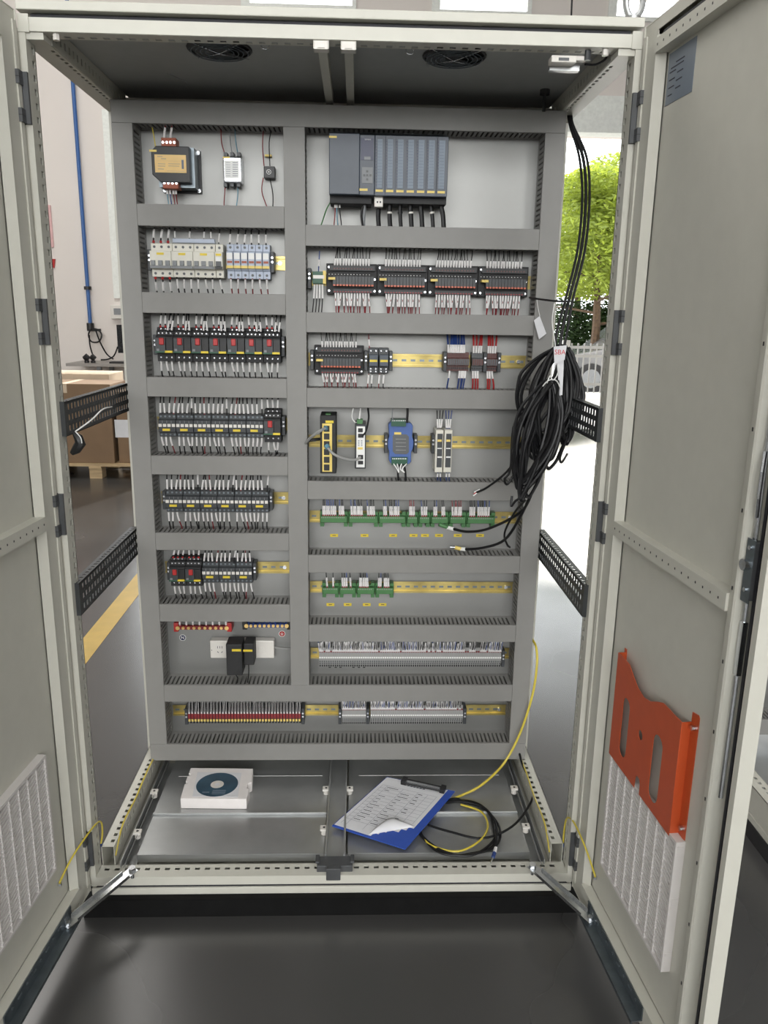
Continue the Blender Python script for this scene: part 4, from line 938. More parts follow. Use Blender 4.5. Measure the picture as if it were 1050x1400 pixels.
for i in range(4): pxbox(q, (489.5, 602+i*2.2), (491.5, 603+i*2.2), 0.4176, 0.419); pxbox(q, (493.5, 602+i*2.2), (495.5, 603+i*2.2), 0.4176, 0.419)
q.build('status_light', 'ink_grey', mc)
bm_ = thing('signal_module', 'blue signal module with black rating label', 'module')
c = lambda px, py: at(px, py, 0.48)
pts = [c(531, 580), c(534.5, 576.5), c(561, 578), c(564.5, 582), c(563.5, 596), c(565.5, 603), c(565, 612), c(562, 618), c(562, 631), c(558.5, 634.5), c(534.5, 633.5), c(531.5, 629), c(532, 617), c(529.8, 611), c(530, 602), c(532, 596)]
MB().prism(pts, 'y', 0.478, 0.509).build('housing', 'blue', bm_, bevel=0.001, seg=1)
c2 = lambda px, py: at(px, py, 0.4775)
MB().prism([c2(537, 596), c2(540, 593), c2(556, 594), c2(559, 597), c2(559, 618), c2(556, 621), c2(540, 620.5), c2(537, 617)], 'y', 0.4765, 0.4785).build('rating_label', 'grey_dark', bm_)
q = MB()
for i in range(4): pxbox(q, (541, 600+i*5), (555, 600.8+i*5), 0.4760, 0.4768)
q.build('label_print', 'grey_terminal', bm_)
pxbox(MB(), (539, 591), (548.5, 594.2), 0.4755, 0.478).build('label_strip', 'label_yellow', bm_)
for (a_, b_) in (((535, 573.5), (555, 583)), ((535.5, 625.5), (557, 636))):
    t_ = pxbox(MB(), a_, b_, 0.466, 0.5).build('plug_connector', 'green_dark', bm_); q = MB()
    for i in range(8): pxbox(q, (a_[0]+1+i*2.5, a_[1]+1), (a_[0]+2.4+i*2.5, a_[1]+2.4), 0.4655, 0.467)
    q.build('screw', 'white', t_)
for k in range(2):
    im = thing('isolator_module', ['left', 'right'][k]+' one of two narrow grey isolator modules', 'module', group='two narrow isolator modules'); a0 = 596+k*12
    pxbox(MB(), (a0, 588), (a0+8.6, 646), 0.44, 0.505).build('housing', 'cream', im, bevel=0.001, seg=1); pxbox(MB(), (a0+2.2, 593), (a0+7.8, 639), 0.4385, 0.4405).build('front_plate', 'charcoal', im)
    pxbox(MB(), (a0+2.4, 601), (a0+7.8, 604), 0.4375, 0.439).build('label_strip', 'label_yellow', im); pxbox(MB(), (a0+2, 612.5), (a0+8, 613.8), 0.4375, 0.439).build('divider', 'white', im); pxbox(MB(), (a0+2, 624), (a0+8, 626), 0.4375, 0.439).build('divider', 'white', im)
    for j in range(3):
        px_wire([(a0+1.5+j*4.2, 561), (a0+2+j*3, 576), (a0+2.5+j*2, 589)], 0.465, 'wire_blue' if k else 'cable', 'white-sleeved wire above the narrow isolator modules', 'wires of the isolator modules', sl=(0.45, 0.85), rs=0.0024)
        if j < 2: px_wire([(a0+3+j*3, 645), (a0+2+j*4, 652), (a0+3+j*3, 660)], 0.465, 'wire_blue', 'dark wire below the narrow isolator modules', 'wires of the isolator modules', sl=(0.2, 0.5), rs=0.0024)
for (px, lb) in ((525.5, 'dark end clamp left of the blue signal module'), (566, 'dark end clamp right of the blue signal module'), (590, 'dark end clamp left of the isolator modules')): clamp(place(px, px+5, 605, 0.47)[0], 'R3', lb)
g = 'network and signal cables'
px_wire([(446, 585), (436, 590), (425, 598), (418, 606)], [0.40, 0.385, 0.40, 0.43], 'grey_terminal', 'grey network cable leaving the top port of the switch', g, r=0.004, sl=(0.0, 0.12), slcol='wire_lightblue', rs=0.007)
px_wire([(418, 605), (424, 602), (440, 600)], [0.44, 0.42, 0.43], 'cable', 'black cable looping out of the middle duct to the switch', g, r=0.004)
px_wire([(446, 609), (455, 620), (470, 627), (484, 629), (493, 625)], [0.40, 0.385, 0.39, 0.40, 0.41], 'grey_terminal', 'grey patch cable from the switch to the media converter', g, r=0.0038, sl=(0.0, 0.1), slcol='wire_lightblue', rs=0.007)
px_wire([(483, 558), (481, 570), (485, 577), (489, 578)], 0.45, 'white', 'white wire curving into the media converter plug', g)
px_wire([(503, 558), (504, 572), (500, 590), (495, 596)], [0.46, 0.44, 0.42, 0.415], 'cable', 'black patch lead from above into the media converter', g, r=0.0026)
px_wire([(493, 558), (492, 566), (491, 576)], 0.45, 'sleeve', 'white-sleeved lead above the media converter', g, sl=(0.3, 0.8))
px_wire([(537, 558), (536, 567), (538, 576)], 0.465, 'grey_mid', 'grey wire above the blue module', g); px_wire([(557, 558), (557, 567), (556, 578)], 0.465, 'cable', 'black cable above the blue module', g, r=0.0035)
for px in (544, 554): px_wire([(px+(2 if px < 550 else -2), 635), (px, 645), (px+1, 660)], 0.46, 'cable', 'black cable below the blue module', g, r=0.003)
for px in (538, 543, 549, 556): px_wire([(px, 634), (px+0.6*(546-px), 641), (545 if px < 547 else 553, 646)], 0.455, 'white', 'white core below the blue module', g, r=0.0016)
# --- neutral and earth bars, power strip
for (nm, lb, p0, p1, cap, body, py) in (('neutral_bar', 'neutral bar with red end caps and brass screws', 236, 315, 'red', 'wire_red', 857), ('earth_bar', 'earth bar with brass screws and blue wires', 330, 397, 'black', 'wire_blue', 854)):
    t = thing(nm, lb, 'busbar')
    pxbox(MB(), (p0+3, py-1), (p1-3, py+4), 0.475, 0.487).build('bar', body, t)
    for px in (p0+2, p1-4): pxbox(MB(), (px-1, py-5), (px+6, py+7), 0.472, 0.513).build('end_cap', cap, t, bevel=0.002)
    q = MB()
    n = 10
    for i in range(n):
        x_, z_ = at(p0+7+(p1-p0-12)*i/(n-1), py+1.5, 0.474); q.cyl((x_, 0.476, z_), (x_, 0.471, z_), 0.0062 if i in (0, n-1) else 0.0046, 10)
    q.build('screw', 'brass', t)
    for i in range(8):
        x_, z_ = at(p0+10+(p1-p0-16)*i/7, py-1, 0.478)
        wire(x_, z_, z_+0.04, 'short %s wire plugged into the %s' % ('red' if nm == 'neutral_bar' else 'blue', 'neutral bar with red caps' if nm == 'neutral_bar' else 'earth bar'), 'wires of the '+nm.replace('_', ' '), 'red' if nm == 'neutral_bar' else 'wire_blue', y0=0.478, y1=0.486, sl=(0.1, 0.4) if nm == 'neutral_bar' else (0,0), r=0.0022, rs=0.0027)
for (px, py, col, ring, lb, txt) in ((249.8, 871.7, 'navy', 'white', 'round navy sticker with white letter N', 'N'), (385.6, 866.4, 'red', 'white', 'round red earth symbol sticker', None)):
    x_, z_ = at(px, py, PY); t = thing('round_sticker', lb, 'sticker', (x_, PY, z_))
    MB().cyl((0, -0.0001, 0), (0, -0.0007, 0), 0.0098, 20).build('rim', ring, t); MB().cyl((0, -0.0002, 0), (0, -0.001, 0), 0.0083, 20).build('field', col, t)
    if txt: lettering('letter', txt, 0.0125, 'white', t, (0, -0.0012, 0))
    else: MB().box(-0.0006, 0.0006, -0.0014, -0.0009, 0, 0.0055).box(-0.005, 0.005, -0.0014, -0.0009, -0.0006, 0.0006).box(-0.003, 0.003, -0.0014, -0.0009, -0.003, -0.0018).box(-0.0013, 0.0013, -0.0014, -0.0009, -0.0052, -0.004).build('symbol', 'white', t)
ps = thing('power_strip', 'white power strip holding two black plug-in adapters', 'power strip')
pxbox(MB(), (286.8, 876), (375, 900), 0.485, 0.5135).build('housing', 'white_plastic', ps, bevel=0.003)
q = MB()
for (px, py, wd, h) in ((297.5, 885, 0.8, 3), (300.5, 885, 0.8, 3), (303.5, 885, 0.8, 3), (289.5, 889, 0.8, 1.4)): pxbox(q, (px-wd/2, py-h/2), (px+wd/2, py+h/2), 0.4845, 0.486)
for (px, sg) in ((298, -1), (303.5, 1)):
    x_, z_ = at(px, 891.5, 0.485); q.obox((x_, 0.4848, z_), (math.cos(0.8), 0, sg*math.sin(0.8)), (0,1,0), (-sg*math.sin(0.8), 0, math.cos(0.8)), 0.0028, 0.0006, 0.0008)
q.build('socket_hole', 'ink', ps)
pxbox(MB(), (353.5, 884.5), (361, 892.5), 0.4835, 0.486).build('switch_button', 'white_plastic', ps, bevel=0.001, seg=1)
px_wire([(375, 885), (385, 887), (400, 888)], 0.495, 'grey_terminal', 'grey mains lead leaving the power strip to the right', 'power strip lead', r=0.0035)
for (a_, b_, y0, lb, la, lb2) in (((308.5, 881), (331.8, 923.5), 0.425, 'larger black plug-in adapter hanging on the white power strip', (317, 887.6), (329.5, 890.6)), ((333, 880), (347.5, 909.5), 0.43, 'smaller black plug-in adapter on the white power strip', (332.5, 888.2), (345, 891))):
    t = thing('power_adapter', lb, 'adapter'); pxbox(MB(), a_, b_, y0, 0.484).build('housing', 'black_matt', t, bevel=0.003)
    pxbox(MB(), la, lb2, y0-0.0008, y0+0.0005).build('label_strip', 'yellow', t)
px_wire([(340, 908), (340, 920), (338.5, 934)], 0.455, 'cable', 'thin black lead of the smaller adapter', 'adapter leads', r=0.0016); px_wire([(322, 922), (325, 927), (324, 934)], 0.45, 'cable', 'thin black lead of the larger adapter', 'adapter leads', r=0.0016)
so = STUFF.build('wire_tails', SMAT); tag(so, 'many short white-sleeved wires above the terminals and relay boards', 'wires', None, 'stuff')
print('individual wires', NW[0])
# ================================================================ THINGS ON THE DOORS
def door_local(s, pts): return [(u, (-w if s == -1 else w), z) for (u, w, z) in pts]
def door_thing(s, name, label, cat, group=None):
    x0, y0, A = HX[s]; return thing(name, label, cat, (x0, y0, 0), (0, 0, A), group)
def make_filter(s, u0, u1, z0, z1, label):
    fl = s == -1; t = door_thing(s, 'filter_vent', label, 'filter vent', 'ribbed door filters'); f0, f1 = 0.0005, 0.0188
    m = MB().box(u0, u0+0.006, f0, f1, z0, z1).box(u1-0.006, u1, f0, f1, z0, z1).box(u0+0.006, u1-0.006, f0, f1, z0, z0+0.006).box(u0+0.006, u1-0.006, f0, f1, z1-0.006, z1)
    m.build('frame', 'filter_plastic', t, flip=fl); MB().box(u0+0.006, u1-0.006, 0.014, f1, z0+0.006, z1-0.006).build('filter_mat', 'grey_terminal', t, flip=fl)
    n = 8; cw = (u1-u0-0.012)/n; rows = int((z1-z0-0.016)/0.0105); src = None
    for i in range(n):
        if src is None:
            m = MB().box(-0.0012, 0.0012, 0.0015, 0.014, 0, z1-z0-0.012)
            for j in range(rows):
                zz = 0.003+j*0.0105; sl = 0.007
                m.prism([(0.0012, zz+sl), (cw-0.0012, zz), (cw-0.0012, zz+0.005), (0.0012, zz+sl+0.005)], 'y', 0.003, 0.014)
                m.box(-0.0024, 0.0024, 0.0004, 0.002, zz+0.002, zz+0.0065)
            src = m.build('louvre_column', 'filter_plastic', t, flip=fl); src['kind'] = 'stuff'; src.location = (u0+0.006, 0, z0+0.006)
        else: again(src, t, (u0+0.006+i*cw, 0, z0+0.006))
    for zz in (z0+0.02, (z0+z1)/2, z1-0.03): MB().box(u1, u1+0.0012, 0.004, 0.016, zz, zz+0.022).build('catch', 'filter_plastic', t, flip=fl)
    return t
make_filter(1, 0.128, 0.438, 0.178, 0.462, 'white ribbed filter vent on the right door below the orange pocket')
ul, zl = on_door(-1, 62, 1040, 0.0); ul2, zl2 = on_door(-1, 70, 1195, 0.0)
make_filter(-1, ul-0.006, ul+0.304, 0.178, 0.462, 'white ribbed filter vent on the left door')
for (s, px, py) in ((1, 951, 997), (1, 937, 1128), (1, 938, 1150), (1, 914, 1345), (-1, 47, 1026)):
    pass
# orange document pocket
pk = door_thing(1, 'document_pocket', 'orange sheet-metal document pocket on the right door', 'pocket')
od = lambda px, py, off=0.0: on_door(1, px, py, off)
top = [(845.7, 892), (853, 899), (861, 909), (866, 924), (872, 940), (880, 953), (889, 959), (900, 959.5), (907, 961), (914, 968), (921, 976), (928.6, 983.5)]
pts = [od(*p) for p in top]; uL, uR = pts[0][0], 0.411; pts[-1] = (uR, pts[-1][1]); zb = 0.457
def obround(c0, c1, hw, n=8):
    a = math.atan2(c1[1]-c0[1], c1[0]-c0[0]); out = []
    for k in range(n+1): w = a+PI/2+PI*k/n; out.append((c0[0]+hw*math.cos(w), c0[1]+hw*math.sin(w)))
    for k in range(n+1): w = a-PI/2+PI*k/n; out.append((c1[0]+hw*math.cos(w), c1[1]+hw*math.sin(w)))
    return out
s1a, s1b = od(856, 962), od(851.5, 1030); s2a, s2b = od(898.5, 1016), od(893.5, 1088); uc1 = (s1a[0]+s1b[0])/2; uc2 = (s2a[0]+s2b[0])/2
holes = [obround((uc1, s1b[1]+0.008), (uc1, s1a[1]-0.004), 0.017), obround((uc2, s2b[1]+0.005), (uc2, s2a[1]-0.002), 0.020)]
hc = od(875.7, 1005); holes.append([(hc[0]+0.010*math.cos(2*PI*k/14), hc[1]+0.010*math.sin(2*PI*k/14)) for k in range(14)])
n_ = (od(871, 1075)[0]); nb = [(n_-0.012, zb), (n_-0.012, zb+0.022), (n_-0.006, zb+0.032), (n_+0.006, zb+0.032), (n_+0.012, zb+0.022), (n_+0.012, zb)]
outline = [(uL, zb)]+nb+[(uR, zb)]+list(reversed(pts))
fp = flat_shape('front_panel', outline, holes, 0.0014, 'orange', pk); fp.rotation_euler = (PI/2, 0, 0); fp.location = (0, 0.0, 0)
zt_r = pts[-1][1]
m = MB().box(uL, uR, 0.0007, 0.0185, zb-0.0012, zb).box(uR-0.0014, uR, 0.0007, 0.0185, zb, zt_r).box(uL, uL+0.0014, 0.0007, 0.0185, zb, pts[0][1])
m.build('side_wall', 'orange', pk)
m = MB().prism([(0, 0), (0.024, 0.006), (0.024, zt_r-zb+0.02), (0.02, zt_r-zb+0.024), (0, zt_r-zb+0.02)], 'y', 0.0172, 0.0187); m.v = [(p[0]+uR, p[1], p[2]+zb) for p in m.v]
m.build('flange', 'orange', pk); MB().box(uL-0.010, uL, 0.0172, 0.0187, zb+0.004, pts[0][1]+0.006).build('flange', 'orange', pk)
q = MB()
for zz in (zb+0.025, zt_r-0.004): q.cyl((uR+0.014, 0.0172, zz), (uR+0.014, 0.010, zz), 0.005, 8)
q.build('bolt', 'zinc', pk)
# nameplate sheet on the right door
ns = door_thing(1, 'data_sheet', 'grey printed data plate in the top corner of the right door', 'nameplate')
a_, b_, c_, d_ = on_door(1, 912, 74, 0.0185), on_door(1, 952, 62, 0.0185), on_door(1, 946, 125, 0.0185), on_door(1, 914, 143, 0.0185)
u0, u1, z0, z1 = a_[0]+0.012, b_[0], min(c_[1], d_[1]), a_[1]-0.004
MB().box(u0, u1, 0.0181, 0.0189, z0, z1).build('sheet', 'sheet_grey', ns)
q = MB()
for i, (fa, fb) in enumerate(((0.3, 0.62), (0.12, 0.6), (0.08, 0.32), (0.38, 0.6), (0.08, 0.3), (0.36, 0.58), (0.08, 0.3), (0.36, 0.55), (0.08, 0.24))): q.box(u0+(u1-u0)*fa, u0+(u1-u0)*fb, 0.0177, 0.0182, z1-0.022-i*0.0065, z1-0.020-i*0.0065)
q.build('print_line', 'ink', ns)
# door stays
def stay(s):
    sx = 1 if s == -1 else -1; ex = 0 if s == -1 else CW; side = 'left' if s == -1 else 'right'
    t = thing('door_stay', 'bright zinc stay arm holding the %s door open' % side, 'door stay', group='door stays')
    A_ = Vector((ex+sx*0.102, 0.0, 0.045)); u_ = 0.135; B_ = door_world(s, u_, -0.012, 0.034)
    d = (B_-A_); L = d.length; d.normalize(); sd = Vector((0,0,1)).cross(d).normalized(); up = d.cross(sd)
    m = MB().obox((A_+B_)/2, d, sd, up, L/2+0.008, 0.0125, 0.0012)
    for k in (-1, 1): m.obox((A_+B_)/2+sd*0.012*k+up*0.004, d, sd, up, L/2-0.02, 0.001, 0.004)
    m.build('arm', 'zinc', t)
    MB().cyl(A_-Vector((0,0,0.02)), A_+Vector((0,0,0.004)), 0.005, 10).cyl(A_+Vector((0,0,0.001)), A_+Vector((0,0,0.009)), 0.0095, 6).build('bolt', 'zinc', t)
    m = MB(); dv = door_world(s, 1, 0, 0)-door_world(s, 0, 0, 0); nn = (door_world(s, 0, 1, 0)-door_world(s, 0, 0, 0))
    c0 = door_world(s, 0.10, -0.0055, 0.040); c1 = door_world(s, 0.40, -0.0055, 0.040); c = (c0+c1)/2
    m.obox(c, dv, (0,0,1), nn, 0.15, 0.016, 0.0012); m.obox(c-nn*0.011-Vector((0,0,0.015)), dv, (0,0,1), nn, 0.15, 0.0012, 0.011); m.obox(c-nn*0.021-Vector((0,0,0.018)), dv, (0,0,1), nn, 0.15, 0.004, 0.0012)
    m.build('slide_channel', 'steel_dark', t)
    q = MB()
    for k in range(9):
        p_ = door_world(s, 0.13+k*0.03, -0.0068, 0.046); q.obox(p_, dv, (0,0,1), nn, 0.007 if k % 2 else 0.0025, 0.003, 0.0008)
    q.build('slot', 'zinc', t)
    p_ = B_; MB().cyl(p_-Vector((0,0,0.012)), p_+Vector((0,0,0.008)), 0.007, 8).build('pivot', 'zinc', t)
stay(1); stay(-1)
# earth leads between frame and doors
def tube3(name, P, r, mat, label=None, cat=None, group=None, parent=None, n=8, closed=False, seg=6):
    P = [Vector(p) for p in P]; Q = []; L = len(P)
    for i in range(L if closed else L-1):
        p0 = P[i-1] if (closed or i > 0) else P[0]; p1 = P[i]; p2 = P[(i+1) % L]; p3 = P[(i+2) % L] if (closed or i+2 < L) else P[-1]
        for k in range(seg):
            t = k/seg; Q.append(0.5*((2*p1)+(-p0+p2)*t+(2*p0-5*p1+4*p2-p3)*t*t+(-p0+3*p1-3*p2+p3)*t**3))
    if not closed: Q.append(P[-1])
    o = MB().tube(Q, r, n, closed=closed).build(name, mat, parent, smooth=True)
    if label: tag(o, label, cat, group)
    return o
def P3(px, py, Y): x, z = at(px, py, Y); return Vector((x, Y, z))
for s in (1, -1):
    side = 'left' if s == -1 else 'right'
    dpx = [(80, 1207), (100, 1170), (128, 1130), (138, 1124), (140, 1140), (138, 1153)] if s == -1 else [(815, 1198), (800, 1158), (785, 1125), (776, 1118), (772, 1130), (770, 1152)]
    u, z = on_door(s, *dpx[0], 0.015); P0 = door_world(s, u, 0.013, z)
    pts = [P0, P3(*dpx[1], -0.09), P3(*dpx[2], -0.01), P3(*dpx[3], 0.03), P3(*dpx[4], 0.05), P3(*dpx[5], 0.055)]
    o = tube3('earth_lead', pts, 0.0022, 'yellow_cable', 'yellow-green earth lead joining the %s door to the frame' % side, 'wire', 'door earth leads')
    MB().tube([pts[-1], pts[-1]+Vector((0.002, 0.001, -0.012))], 0.0034, 8).build('blue_lug', 'wire_blue', o, smooth=True)
    MB().cyl(P0, P0+Vector((0, 0, -0.006)), 0.005, 8).build('bolt', 'zinc', o)
    e = 0.047 if s == -1 else CW-0.047
    gw = [(e, 0.05, 0.05), (e, 0.12, 0.088), (e, 0.25, 0.084), (e, 0.36, 0.09), (e, 0.5, 0.085)]
    tube3('earth_wire', gw, 0.0022, 'yellow_cable', 'thin green-yellow wire along the %s bottom side rail' % side, 'wire', 'earth wires along the rails')
# ================================================================ CABINET ROOF AND FLOOR CONTENTS
for (cx, cy, nm) in ((0.352, 0.172, 'left'), (0.852, 0.177, 'right')):
    t = thing('roof_fan', 'black %s roof fan behind a round wire guard' % nm, 'fan', (cx, cy, 1.929), group='roof fans'); t.scale = (1, 1, 1)
    MB().tube([(0.066*math.cos(2*PI*k/28), 0.066*math.sin(2*PI*k/28), -0.002) for k in range(28)], 0.003, 6, closed=True).cyl((0,0,-0.004), (0,0,-0.0005), 0.022, 20).build('rim', 'black', t)
    MB().cyl((0,0,-0.0014), (0,0,-0.0004), 0.064, 28).build('opening', 'black', t)
    for k in range(7):
        a = 2*PI*k/7; m = MB().obox((0.042*math.cos(a), 0.042*math.sin(a), -0.003), (math.cos(a), math.sin(a), 0), (-math.sin(a), math.cos(a), 0.35), (0, 0.35, 1), 0.02, 0.013, 0.0006); m.build('blade', 'grey_dark', t)
    for r_ in (0.03, 0.04, 0.05, 0.06): MB().tube([(r_*math.cos(2*PI*k/24), r_*math.sin(2*PI*k/24), -0.009) for k in range(24)], 0.0011, 5, closed=True).build('guard_ring', 'steel_dark', t)
    for a in (PI/4, 3*PI/4): MB().tube([(-0.078*math.cos(a), -0.078*math.sin(a), -0.004), (0,0,-0.011), (0.078*math.cos(a), 0.078*math.sin(a), -0.004)], 0.0013, 5).build('guard_bar', 'zinc', t)
dsw = thing('door_switch', 'cream door contact switch on a bracket under the front top rail', 'switch')
m = MB(); pxbox(m, (752, 84), (792, 97), 0.045, 0.06); m.build('bracket', 'galv', dsw)
m = MB(); pxbox(m, (754.5, 75), (788, 85.5), 0.015, 0.044); pxbox(m, (784, 76), (802, 83), 0.02, 0.035); m.build('housing', 'white_plastic', dsw, bevel=0.001, seg=1)
m = MB(); pxbox(m, (764, 78.5), (778, 83), 0.0142, 0.016); m.build('marking', 'grey_dark', dsw)
q = MB(); x_, z_ = at(803, 77, 0.02); q.cyl((x_, 0.018, z_-0.008), (x_, 0.018, z_+0.010), 0.006, 8); q.build('plunger', 'charcoal', dsw)
tube3('switch_cable', [P3(800, 88, 0.05), P3(815, 88, 0.06), P3(828, 80, 0.06), P3(832, 68, 0.05)], 0.0022, 'cable', 'thin cable curving from the door switch to the top corner', 'cable')
for (px, py, Y) in ((75, 45, 0.006), (829, 65, 0.006)):
    x_, z_ = at(px, py, Y); o = MB().cyl((0, 0, -0.011), (0, 0, 0.0), 0.0065, 6).build('hex_bolt', 'white_plastic'); o.location = (x_, 0.012, 1.8985); tag(o, 'pale hex bolt under the front top rail near the %s post' % ('left' if px < 500 else 'right'), 'bolt')
for (px, py) in ((362, 64), (560, 71)):
    x_, y_ = atz(px, py, 1.92); o = tube3('wire_hook', [(x_-0.008, y_, 1.9285), (x_-0.006, y_, 1.918), (x_+0.004, y_, 1.916), (x_+0.009, y_, 1.922), (x_+0.004, y_, 1.926)], 0.0014, 'zinc', 'small bent wire hook under the roof %s the middle brackets' % ('left of' if px < 500 else 'right of'), 'hook')
x_, y_ = atz(745, 125, 1.925); m = MB().cyl((x_, y_, 1.917), (x_, y_, 1.929), 0.012, 12).cyl((x_, y_, 1.88), (x_, y_, 1.918), 0.004, 8); tag(m.build('cable_tie_mount', 'black_matt'), 'black round tie mount under the roof near the right rear corner', 'tie mount')
# lifting eye on top
for (px, nm) in ((868, 'right'), (30, 'left')):
    x_, _ = at(px, 20, 0.02); t = thing('lifting_eye', 'grey lifting eye bolted on the cabinet roof at the front %s corner' % nm, 'eye bolt', (x_, 0.03, 1.951))
    MB().cyl((0,0,0), (0,0,0.012), 0.014, 12).build('collar', 'galv', t, smooth=True)
    MB().tube([(0.017*math.sin(2*PI*k/20), 0, 0.042-0.032*math.cos(2*PI*k/20)) for k in range(20)], 0.0062, 8, closed=True).build('ring', 'galv', t, smooth=True)
# foam block with disc
fz = 0.029
f = [atz(246, 1104, fz), atz(336, 1106, fz)]; ft_ = [atz(246.5, 1092, fz+0.032), atz(337, 1093, fz+0.032), atz(346, 1051, fz+0.032), atz(261, 1050, fz+0.032)]
fo = thing('foam_block', 'white foam packing block lying on the left floor panel', 'foam block')
(xa, ya), (xb, yb), (xc_, yc_), (xd_, yd_) = ft_
out = [(xa, ya), (xb, yb), (xb+0.002, yb+0.05), (xb-0.006, yb+0.055), (xb-0.006, yb+0.075), (xb+0.004, yb+0.085), (xc_, yc_), (xd_, yd_), (xd_-0.0005, yd_-0.03), (xd_+0.006, yd_-0.032), (xd_+0.006, yd_-0.042), (xd_-0.001, yd_-0.044), (xd_-0.001, yd_-0.07), (xd_+0.006, yd_-0.072), (xd_+0.006, yd_-0.082), (xd_-0.001, yd_-0.084)]
MB().prism(out, 'z', fz+0.001, fz+0.033).build('block', 'foam', fo, bevel=0.002)
dz = fz+0.0335
slv = [atz(263, 1089, dz), atz(325, 1090, dz), atz(330, 1057, dz), atz(270, 1056, dz)]
sl_ = MB().prism(slv, 'z', dz, dz+0.001).build('paper_sleeve', 'paper'); tag(sl_, 'white paper disc sleeve lying on the foam block', 'paper sleeve')
cxy = atz(297, 1073, dz); cdt = thing('compact_disc', 'dark blue compact disc in a white sleeve on the foam block', 'disc', (cxy[0], cxy[1], dz+0.0012))
ring = lambda r, n=40: [(r*math.cos(2*PI*k/n), r*math.sin(2*PI*k/n)) for k in range(n)]
flat_shape('disc', ring(0.0595), [ring(0.019, 24)], 0.0008, 'cd_blue', cdt); flat_shape('hub', ring(0.0188, 24), [ring(0.0075, 16)], 0.0008, 'white_plastic', cdt)
q = MB()
for k in range(5): q.box(-0.035+k*0.004, -0.032+k*0.004, -0.042, -0.036, 0.0004, 0.0007)
for k in range(4): q.box(-0.008, 0.03, -0.048+k*0.006, -0.046+k*0.006, 0.0004, 0.0007)
q.build('print', 'slate_light', cdt)
# clipboard
cz = 0.042
C4 = [Vector((*atz(454, 1130, cz), cz)), Vector((*atz(554, 1162, cz), cz)), Vector((*atz(622, 1083, cz+0.008), cz+0.008)), Vector((*atz(529, 1063, cz+0.008), cz+0.008))]
cb = thing('clipboard', 'blue clipboard holding printed sheets on the right floor panel', 'clipboard')
m = MB(); i0 = 0
up_ = Vector((0,0,0.003)); m.v = [tuple(p) for p in C4]+[tuple(p+up_) for p in C4]; m.f = [(0,3,2,1), (4,5,6,7), (0,1,5,4), (1,2,6,5), (2,3,7,6), (3,0,4,7)]; m.m = [0]*6
m.build('board', 'blue_board', cb)
def cbp(a, b, h=0.004):                     # a across (0..1), b along from the bottom (0..1)
    lo = C4[0].lerp(C4[1], a); hi = C4[3].lerp(C4[2], a); return lo.lerp(hi, b)+Vector((0,0,h))
sh = thing('printed_sheet', 'printed inspection form with a curled lower corner on the blue clipboard', 'paper')
grid = MB(); NA, NB = 14, 18
def sheet(a, b):
    p = cbp(0.015+0.89*a, 0.02+0.965*b, 0.0045); return p
for i in range(NA+1):
    for j in range(NB+1):
        a, b = i/NA, j/NB; p = sheet(a, b)
        if a+1.25*b < 0.62+0.0: pass
        grid.v.append(tuple(p))
def fold(a, b): return (a-0.42)/0.58 > 1.0001-0 and False
kx = lambda i, j: i*(NB+1)+j
for i in range(NA):
    for j in range(NB):
        a, b = (i+0.5)/NA, (j+0.5)/NB
        if (1-a)*0.9+b*1.35 < 0.42: continue
        grid.f.append((kx(i,j), kx(i+1,j), kx(i+1,j+1), kx(i,j+1))); grid.m.append(0)
go = grid.build('sheet', 'paper', sh); sm = go.modifiers.new('thickness', 'SOLIDIFY'); sm.thickness = 0.0006
cu_ = MB(); n = 8                              # the turned-up corner: a curl rising from the fold line
A0, A1 = sheet(0.53, 0.0), sheet(1.0, 0.31)
T0, T1 = sheet(0.60, 0.26)+Vector((0,0,0.012)), sheet(0.68, 0.34)+Vector((0,0,0.024))
for k in range(n+1):
    f = k/n; base = A0.lerp(A1, f); tip = A0.lerp(sheet(0.62, 0.30), min(1, f*1.6)) if f < 0.6 else sheet(0.62, 0.30).lerp(A1, (f-0.6)/0.4)
    for j in range(5):
        g_ = j/4; p = base.lerp(tip, g_)+Vector((0, 0, 0.014*math.sin(PI*min(1, f)*1.0)*math.sin(g_*PI*0.75))); cu_.v.append(tuple(p))
for k in range(n):
    for j in range(4): a = k*5+j; cu_.f.append((a, a+1, a+6, a+5)); cu_.m.append(0)
co = cu_.build('curled_corner', 'paper', sh, smooth=True); sm = co.modifiers.new('thickness', 'SOLIDIFY'); sm.thickness = 0.0006
q = MB()
def strip(a0, b0, a1, b1, wd):
    p, r_ = sheet(a0, b0)+Vector((0,0,0.0009)), sheet(a1, b1)+Vector((0,0,0.0009)); d = (r_-p).normalized(); sd = Vector((0,0,1)).cross(d)*wd; q.quad(p-sd, r_-sd, r_+sd, p+sd)
for k in range(13): b = 0.84-k*0.058; strip(0.06 if b > 0.33 else 0.06, b, 0.94 if b > 0.3 else max(0.2, 0.42+b), b, 0.0003)
for a in (0.06, 0.14, 0.4, 0.64, 0.8, 0.94): strip(a, 0.05+0.0 if a < 0.5 else 0.33, a, 0.84, 0.0003)
q.build('form_line', 'ink_grey', sh); q = MB()
random.seed(3)
for k in range(12):
    b = 0.81-k*0.058
    for (a0, a1) in ((0.16, 0.34), (0.42, 0.58), (0.66, 0.74)):
        if (1-a1)*0.9+b*1.35 < 0.5 or random.random() < 0.2: continue
        n = random.randint(3, 7); wd = (a1-a0)/7
        for j in range(n): strip(a0+j*wd, b-0.004, a0+j*wd+wd*0.7, b+0.006, 0.0011)
for j in range(8): strip(0.3+j*0.05, 0.92, 0.335+j*0.05, 0.925, 0.0022)
q.build('form_text', 'ink', sh)
